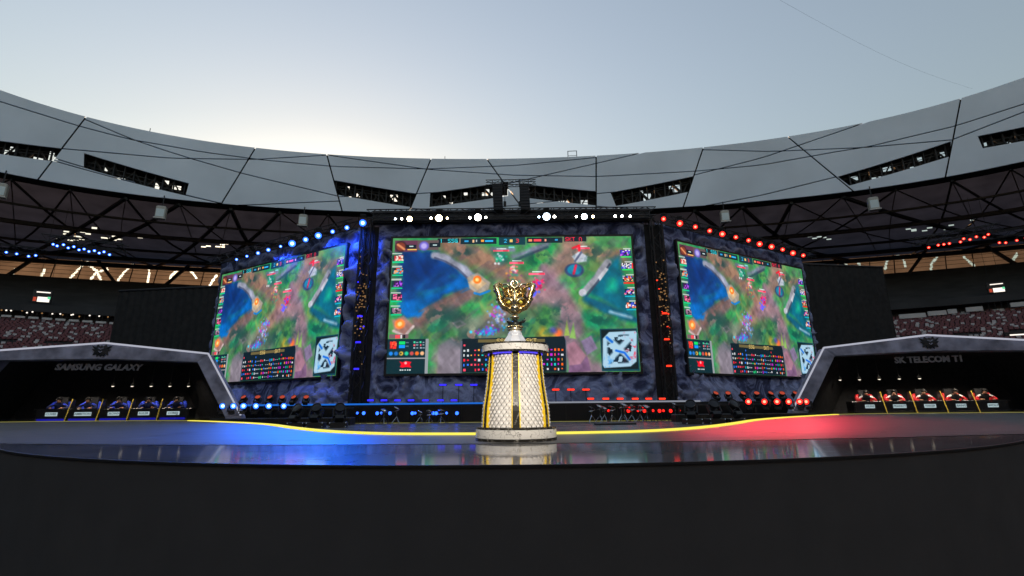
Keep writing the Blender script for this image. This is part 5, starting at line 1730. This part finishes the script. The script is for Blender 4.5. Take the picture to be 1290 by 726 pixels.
# ------------------------------------------------------------------ players: one continuous body grown from a skeleton
def body_mesh(name, top, sleeve, shoulder, variant):
    lean = (.0, .03, -.02, .04, .01)[variant]; turn = (-.1, .12, 0, -.15, .1)[variant]
    V = {'pelvis': (0, 0, .52, .15, .12), 'waist': (0, -.06, .70, .14, .11), 'chest': (0, -.17 - lean, .88, .16, .12), 'upper': (0, -.22 - lean, .97, .12, .09), 'neck': (0, -.27 - lean, 1.03, .055, .055), 'skull0': (0, -.315 - lean, 1.08, .075, .085), 'skull1': (0, -.335 - lean, 1.17, .078, .090)}
    for n_, sx in (('l', -1), ('r', 1)):
        V.update({n_ + 'sh': (sx * .19, -.20 - lean, .955, .075, .075), n_ + 'arm': (sx * .27, -.24 - lean, .87, .065, .065), n_ + 'elb': (sx * .34, -.30, .795, .055, .055), n_ + 'fore': (sx * .27, -.44, .80, .045, .045), n_ + 'wri': (sx * .19, -.57, .805, .03, .026), n_ + 'palm': (sx * .17, -.64, .80, .04, .018),
                  n_ + 'hip': (sx * .11, -.04, .50, .095, .095), n_ + 'knee': (sx * .15, -.46, .52, .068, .068), n_ + 'calf': (sx * .15, -.45, .32, .058, .058), n_ + 'ank': (sx * .15, -.42, .10, .042, .042), n_ + 'toe': (sx * .16, -.58, .045, .045, .035)})
    E_ = [('pelvis', 'waist'), ('waist', 'chest'), ('chest', 'upper'), ('upper', 'neck'), ('neck', 'skull0'), ('skull0', 'skull1')]
    for n_ in 'lr':
        E_ += [('upper', n_ + 'sh'), (n_ + 'sh', n_ + 'arm'), (n_ + 'arm', n_ + 'elb'), (n_ + 'elb', n_ + 'fore'), (n_ + 'fore', n_ + 'wri'), (n_ + 'wri', n_ + 'palm'), ('pelvis', n_ + 'hip'), (n_ + 'hip', n_ + 'knee'), (n_ + 'knee', n_ + 'calf'), (n_ + 'calf', n_ + 'ank'), (n_ + 'ank', n_ + 'toe')]
    for n_, sx in (('l', -1), ('r', 1)):                      # five fingers each
        for k, (dx, ln) in enumerate(((-.030, .060), (-.010, .070), (.010, .066), (.028, .052))):
            bx = sx * .17 + dx
            V[f'{n_}f{k}a'] = (bx, -.672, .802, .010, .010); V[f'{n_}f{k}b'] = (bx, -.672 - ln * .55, .806, .009, .009); V[f'{n_}f{k}c'] = (bx, -.672 - ln, .792, .008, .008)
            E_ += [(n_ + 'palm', f'{n_}f{k}a'), (f'{n_}f{k}a', f'{n_}f{k}b'), (f'{n_}f{k}b', f'{n_}f{k}c')]
        V[n_ + 'ta'] = (sx * .125, -.635, .797, .011, .011); V[n_ + 'tb'] = (sx * .108, -.665, .794, .009, .009)
        E_ += [(n_ + 'palm', n_ + 'ta'), (n_ + 'ta', n_ + 'tb')]
    keys = list(V)
    me = bpy.data.meshes.new(name)
    me.from_pydata([V[k][:3] for k in keys], [(keys.index(a), keys.index(b)) for a, b in E_], [])
    o = bpy.data.objects.new(name, me); col.objects.link(o)
    sk_ = o.modifiers.new('skin', 'SKIN'); sk_.use_smooth_shade = True
    for i, k in enumerate(keys):
        me.skin_vertices[0].data[i].radius = V[k][3:]
    me.skin_vertices[0].data[0].use_root = True
    sd = o.modifiers.new('sub', 'SUBSURF'); sd.levels = sd.render_levels = 1
    out = bpy.data.meshes.new_from_object(o.evaluated_get(bpy.context.evaluated_depsgraph_get()))
    bpy.data.objects.remove(o)
    b = bmesh.new(); b.from_mesh(out)
    hc = Vector((0, -.345 - lean, 1.135))
    for v in b.verts:                                          # pull the face into shape: brow, nose, chin
        d = v.co - hc
        if v.co.z > 1.05:
            if d.y < -.05 and abs(d.x) < .03 and abs(d.z + .01) < .03: v.co.y -= .022
            if d.y < -.04 and abs(abs(d.x) - .035) < .018 and 0 < d.z < .035: v.co.y += .010
            if d.z < -.05 and d.y < -.02: v.co.y -= .012; v.co.x *= .9
    for m in (top, sleeve, shoulder, MT['skin'], MT['cloth_black'], MT['hair']):
        out.materials.append(m)
    for f in b.faces:
        c = f.calc_center_median()
        if c.z > 1.035 and c.y < -.22: f.material_index = 3
        elif c.y < -.545 and c.z > .7: f.material_index = 3
        elif c.z < .56: f.material_index = 4
        elif abs(c.x) > .14 and c.z > .93: f.material_index = 2
        elif abs(c.x) > .17: f.material_index = 1
        else: f.material_index = 0
        f.smooth = True
    # eyes, ears, lips as part of the same mesh
    b.to_mesh(out); b.free()
    return out, lean, turn

def player(loc, rz, cols, variant, lab, grp):
    me, lean, turn = body_mesh('person', *cols, variant)
    root = link('person', me)
    root.location = loc; root.rotation_euler = (0, 0, rz)
    hy = -.335 - lean
    mb = MB()                                                   # hair cap open over the face
    for i in range(7):
        th = math.pi * .62 * i / 6
        for j in range(14):
            ph = 2 * math.pi * j / 14
            front = max(0, -math.sin(ph))
            t2 = th * (1 - .42 * front)
            r_ = 1 + .05 * noise.noise(Vector((i * .9, j * .8, variant)))
            mb.v.append((.093 * r_ * math.sin(t2) * math.cos(ph), hy + .012 + .108 * r_ * math.sin(t2) * math.sin(ph), 1.165 + .095 * r_ * math.cos(t2)))
    for i in range(6):
        for j in range(14):
            a_, b_ = i * 14 + j, i * 14 + (j + 1) % 14
            mb.grid([a_, a_ + 14, b_ + 14, b_])
    mb.build('hair', MT['hair'], root, True)
    mb = MB()
    for sx in (-1, 1):
        mb.ball((sx * .033, hy - .076, 1.142), (.012, .007, .007), 6)
    mb.path([(-.022, hy - .080, 1.082), (0, hy - .086, 1.079), (.022, hy - .080, 1.082)], .004, 4)
    mb.build('facial_features', MT['hair'], root)
    mb = MB()
    for sx in (-1, 1):
        mb.ball((sx * .098, hy + .01, 1.135), (.022, .042, .048), 8)
    mb.path([(.105 * math.cos(a), hy + .012, 1.14 + .135 * math.sin(a)) for a in np.linspace(0, math.pi, 11)], .012, 5)
    mb.build('headset', MT['blackgloss'], root, True)
    tag(root, lab, 'person', grp)
    return root

def game_chair(loc, rz, trim, lab, grp):
    root = empty('gaming_chair', loc, rz)
    MB().bbox((0, 0, .43), (.52, .52, .12), .04).build('seat', MT['blackgloss'], root)
    mb = MB().bbox((0, 0, 0), (.40, .11, .84), .04)
    o = mb.build('backrest', MT['blackgloss'], root); o.location = (0, .27, .88); o.rotation_euler = (R(-9), 0, 0)
    for sx in (-1, 1):
        w = MB().path([(sx * .22, -.04, -.38), (sx * .27, -.09, -.16), (sx * .29, -.10, .02), (sx * .25, -.06, .15), (sx * .20, -.03, .20)], [.04, .07, .085, .07, .03], 6).build('side_wing', trim, o, True)
        MB().box((sx * .31, .0, .63), (.07, .30, .04)).build('armrest', MT['blackgloss'], root)
        MB().box((sx * .31, .02, .52), (.04, .06, .2)).build('armrest_post', MT['blackgloss'], root)
    MB().tube((0, 0, .08), (0, 0, .38), .03, 8).build('gas_lift', MT['black'], root)
    for k in range(5):
        a = k * 2 * math.pi / 5
        lg = MB().tube((0, 0, .10), (.28 * math.cos(a), .28 * math.sin(a), .07), .025, 5).build('base_leg', MT['black'], root)
        MB().ball((.28 * math.cos(a), .28 * math.sin(a), .032), .03, 6).build('caster', MT['black'], lg)
    tag(root, lab, 'chair', grp)

def xf(root_loc, rz, p):
    return Vector(root_loc) + Matrix.Rotation(rz, 3, 'Z') @ Vector(p)

def booth(cx, cy, rz, team, names_, side):
    loc = (cx, cy, ZF)
    blue = side < 0
    desc = 'blue-lit' if blue else 'red'
    b = empty('team_booth', loc, rz)
    tag(b, ('stone-grey framed player booth with blue glow under its long desk' if blue else 'stone-grey framed player booth with red-shirted players at its desk'), 'booth')
    zo = -ZF
    outer = [(-5.75, 0), (-5.6, .12 + zo), (-4.0, 2.74 + zo), (0, 3.14 + zo), (4.0, 2.74 + zo), (5.6, .12 + zo), (5.75, 0)]
    inner = [(-5.1, 0), (-5.0, .05 + zo), (-3.62, 2.40 + zo), (0, 2.50 + zo), (3.62, 2.40 + zo), (5.0, .05 + zo), (5.1, 0)]
    for i in range(6):                                          # frame in six mitred members
        a, b2, c, d = outer[i], outer[i + 1], inner[i + 1], inner[i]
        mb = MB()
        F = [(p[0], -.25, p[1]) for p in (a, d, c, b2)]; K = [(p[0], .35, p[1]) for p in (a, d, c, b2)]
        cen = sum((Vector(p) for p in F), Vector()) / 4
        Fi = [tuple(Vector(p).lerp(cen, .06) + Vector((0, -.03, 0))) for p in F]
        mb.face(Fi)
        for k in range(4):
            mb.face([F[k], F[(k + 1) % 4], Fi[(k + 1) % 4], Fi[k]])
            mb.face([F[(k + 1) % 4], F[k], K[k], K[(k + 1) % 4]])
        mb.build('frame_member', MT['bstone'], b)
    for i in range(1, 5):                                       # light edge on the outer rim
        p, q = outer[i], outer[i + 1]
        MB().tube((p[0], -.27, p[1] + .03), (q[0], -.27, q[1] + .03), .038, 6).build('edge_light', MT['e_edge'], b)
    # dark room behind the frame
    D = 3.2
    ix = 2.3                                                    # the inner side wall slants away from the sight lines of the stage
    xl, xr = (-5.2, 5.2 - ix) if blue else (-5.2 + ix, 5.2)
    tl, tr = (-3.7, 3.7 - ix) if blue else (-3.7 + ix, 3.7)
    mb = MB(); mb.face([(xl, D, 0), (xr, D, 0), (tr, D, 2.5 + zo), (tl, D, 2.5 + zo)]); mb.build('back_wall', MT['booth_in'], b)
    mb = MB(); mb.face([(-3.75, .3, 2.56 + zo), (3.75, .3, 2.56 + zo), (tr, D, 2.5 + zo), (tl, D, 2.5 + zo)]); mb.build('ceiling', MT['booth_in'], b)
    for sx, xb, xt in ((-1, xl, tl), (1, xr, tr)):
        mb = MB(); mb.face([(sx * 5.2, .3, 0), (sx * 3.75, .3, 2.56 + zo), (xt, D, 2.5 + zo), (xb, D, 0)]); mb.build('side_wall', MT['booth_in'], b)
    mb = MB(); mb.face([(-5.2, -.2, .006), (5.2, -.2, .006), (xr, D, .006), (xl, D, .006)]); mb.build('floor', MT['booth_in'], b)
    mb = MB(); mb.face([(p[0] * .999, -.12, p[1]) for p in inner]); mb.build('glass_pane', MT['glass'], b)
    # crest at the peak and team name beneath it
    em = MB()
    half = [(0, -.26), (.07, -.16), (.13, -.27), (.15, -.12), (.28, -.20), (.24, -.04), (.34, .06), (.25, .08), (.36, .22), (.20, .17), (.15, .28), (.07, .19), (0, .24)]
    sil = half + [(-x, z) for x, z in half[-2:0:-1]]
    for k in range(len(sil)):
        p, q = sil[k], sil[(k + 1) % len(sil)]
        em.face([(0, -.09, 0), (p[0], -.05, p[1]), (q[0], -.05, q[1])])
        em.face([(p[0], -.05, p[1]), (p[0], 0, p[1]), (q[0], 0, q[1]), (q[0], -.05, q[1])])
    o = em.build('crest', MT['emblem'], b); o.location = (0 if not blue else -.05, -.285, 2.83 + zo); o.scale = (1, 1, .95)
    for z, s2 in ((.06, .5), (-.08, .3)):
        MB().path([(-.2 * s2, -.08, z + .06), (0, -.095, z), (.2 * s2, -.08, z + .06)], .018, 5).build('crest_line', MT['bstone'], o)
    sgn = link('team_name', text_mesh(team, .36, .02, MT['sign'], .25 if blue else 0.0, .012), b)
    sgn.rotation_euler = (R(90), 0, 0); sgn.location = (-.25 if blue else .05, .1, 2.17 + zo)
    sgn.scale = (1.0 if blue else .98, 1, 1)
    for k in range(2):
        MB().tube((-1.2 + 2.4 * k, .12, 2.3 + zo), (-1.2 + 2.4 * k, .12, 2.62 + zo), .01, 4).build('sign_wire', MT['black'], b)
    # row of downlights
    x0_ = -1.86 if blue else -2.28
    for k in range(5):
        x = (-.35 + k * .76) if blue else (.35 - k * .80)
        dl = MB().lathe([(.075, .12), (.08, 0), (.06, 0)], 12, (x, 1.6, 1.46 + zo + .03 * k * 0)).build('downlight', MT['black'], b, True)
        MB().lathe([(0, -.002), (.062, .004)], 12, (x, 1.6, 1.46 + zo), rot=Matrix.Rotation(R(35), 3, 'X')).build('bulb', MT['e_down'], dl)
        MB().tube((x, 1.6, 1.56 + zo), (x, 1.6, 2.6 + zo), .012, 4).build('drop_rod', MT['black'], dl)
        ld = bpy.data.lights.new('downlight_beam', 'SPOT'); ld.energy = (34 if blue else 70) * 2 ** (1.15 - EXPOSURE); ld.spot_size = R(95); ld.spot_blend = .7; ld.shadow_soft_size = .06
        ld.color = (1, .86, .68)
        lo = link('downlight_beam', ld); lo.location = xf(loc, rz, (x0_ + 1.13 * k, .42, 2.3 + zo))
        lo.rotation_euler = (Matrix.Rotation(rz, 3, 'Z') @ Matrix.Rotation(R(22), 3, 'X')).to_euler()
    # long desk in five bays
    x0 = -1.86 if blue else -2.28
    pitch = 1.13
    xm_ = x0 + 2 * pitch
    dy = .55
    dk = empty('player_desk', xf(loc, rz, (xm_, dy, .006)), rz)
    tag(dk, f'long black desk with five name plates and yellow-edged dividers in the {desc} booth', 'desk')
    MB().bbox((0, .29, .755), (pitch * 5 + .2, .56, .04), .01).build('desk_top', MT['blackgloss'], dk)
    for k in range(5):
        x = (k - 2) * pitch
        fp = MB().box((x, 0, .44), (pitch - .05, .03, .58)).build('front_panel', MT['blackgloss'], dk)
        wpl = .12 + .062 * len(names_[k])
        pl = MB().bbox((x, -.022, .56), (wpl, .014, .15), .004).build('name_plate', MT['e_plate'], fp)
        tx = link('player_name', text_mesh(names_[k], .125, .003, MT['plate_text'], 0, .003), fp)
        tx.rotation_euler = (R(90), 0, 0); tx.location = (x, -.031, .56)
        MB().box((x, -.018, .335), (pitch - .16, .02, .085)).build('glow_strip', MT['e_indigodim'] if blue else MT['black'], fp)
    for k in range(4):
        x = (k - 1.5) * pitch
        dv = MB()
        for sx in (-.015, .015):
            dv.face([(x + sx, -.12, .26), (x + sx, .36, .26), (x + sx, .36, 1.16), (x + sx, .16, 1.16)])
        d_ = dv.build('divider', MT['blackgloss'], dk)
        MB().tube((x, -.13, .27), (x, .15, 1.17), .019, 5).build('divider_edge', MT['yellow_bar'], d_)
    for sx in (-1, 1):
        MB().box((sx * pitch * 2.5, .4, .37), (.05, .7, .74)).build('desk_side', MT['blackgloss'], dk)
    cols_ = (MT['cloth_navy'], MT['cloth_navy'], MT['cloth_blue']) if blue else (MT['cloth_black'], MT['cloth_red'], MT['cloth_white'])
    plab = ['first', 'second', 'third', 'fourth', 'fifth']
    for k in range(5):
        x = x0 + k * pitch
        yaw = rz - side * .30 + (.05, -.08, 0, .07, -.04)[k]
        who = ('person in dark jersey with blue shoulders, ' if blue else 'person in red and white jersey, ') + plab[k] + ' along the desk from the ' + ('outer' if blue else 'screen') + ' end'
        x += side * .24
        player(xf(loc, rz, (x, dy + .80, .008)), yaw, cols_, k, who, f'players in the {desc} booth')
        game_chair(xf(loc, rz, (x, dy + .86, .008)), yaw, MT['cloth_blue'] if blue else MT['chair_red'], f'black gaming chair with {"blue" if blue else "red"} wings behind the {plab[k]} player from the ' + ('outer' if blue else 'screen') + ' end', f'gaming chairs in the {desc} booth')
booth(-17.25, 20.6, R(12), 'SAMSUNG GALAXY', ('CUVEE', 'AMBITION', 'CROWN', 'RULER', 'COREJJ'), -1)
booth(17.55, 20.6, R(-12), 'SK TELECOM T1', ('HUNI', 'PEANUT', 'FAKER', 'BANG', 'WOLF'), 1)

# ------------------------------------------------------------------ front-of-house lamp on a truss behind the camera
truss('lighting_truss', (-6, -16, 10.4), (6, -16, 10.4), .5, 'black truss across the audience side carrying the front lamp')
lamp('e_warm', (2.2, -15.9, 9.7), Vector((-2.2, 21.5, -9)).normalized(), 'warm front lamp on the audience-side truss aimed at the trophy', 'front lamps', r=.2,
     light=dict(e=12500, c=(1.0, .91, .80), size=R(6.5), to=(.03, PY, 1.0)))
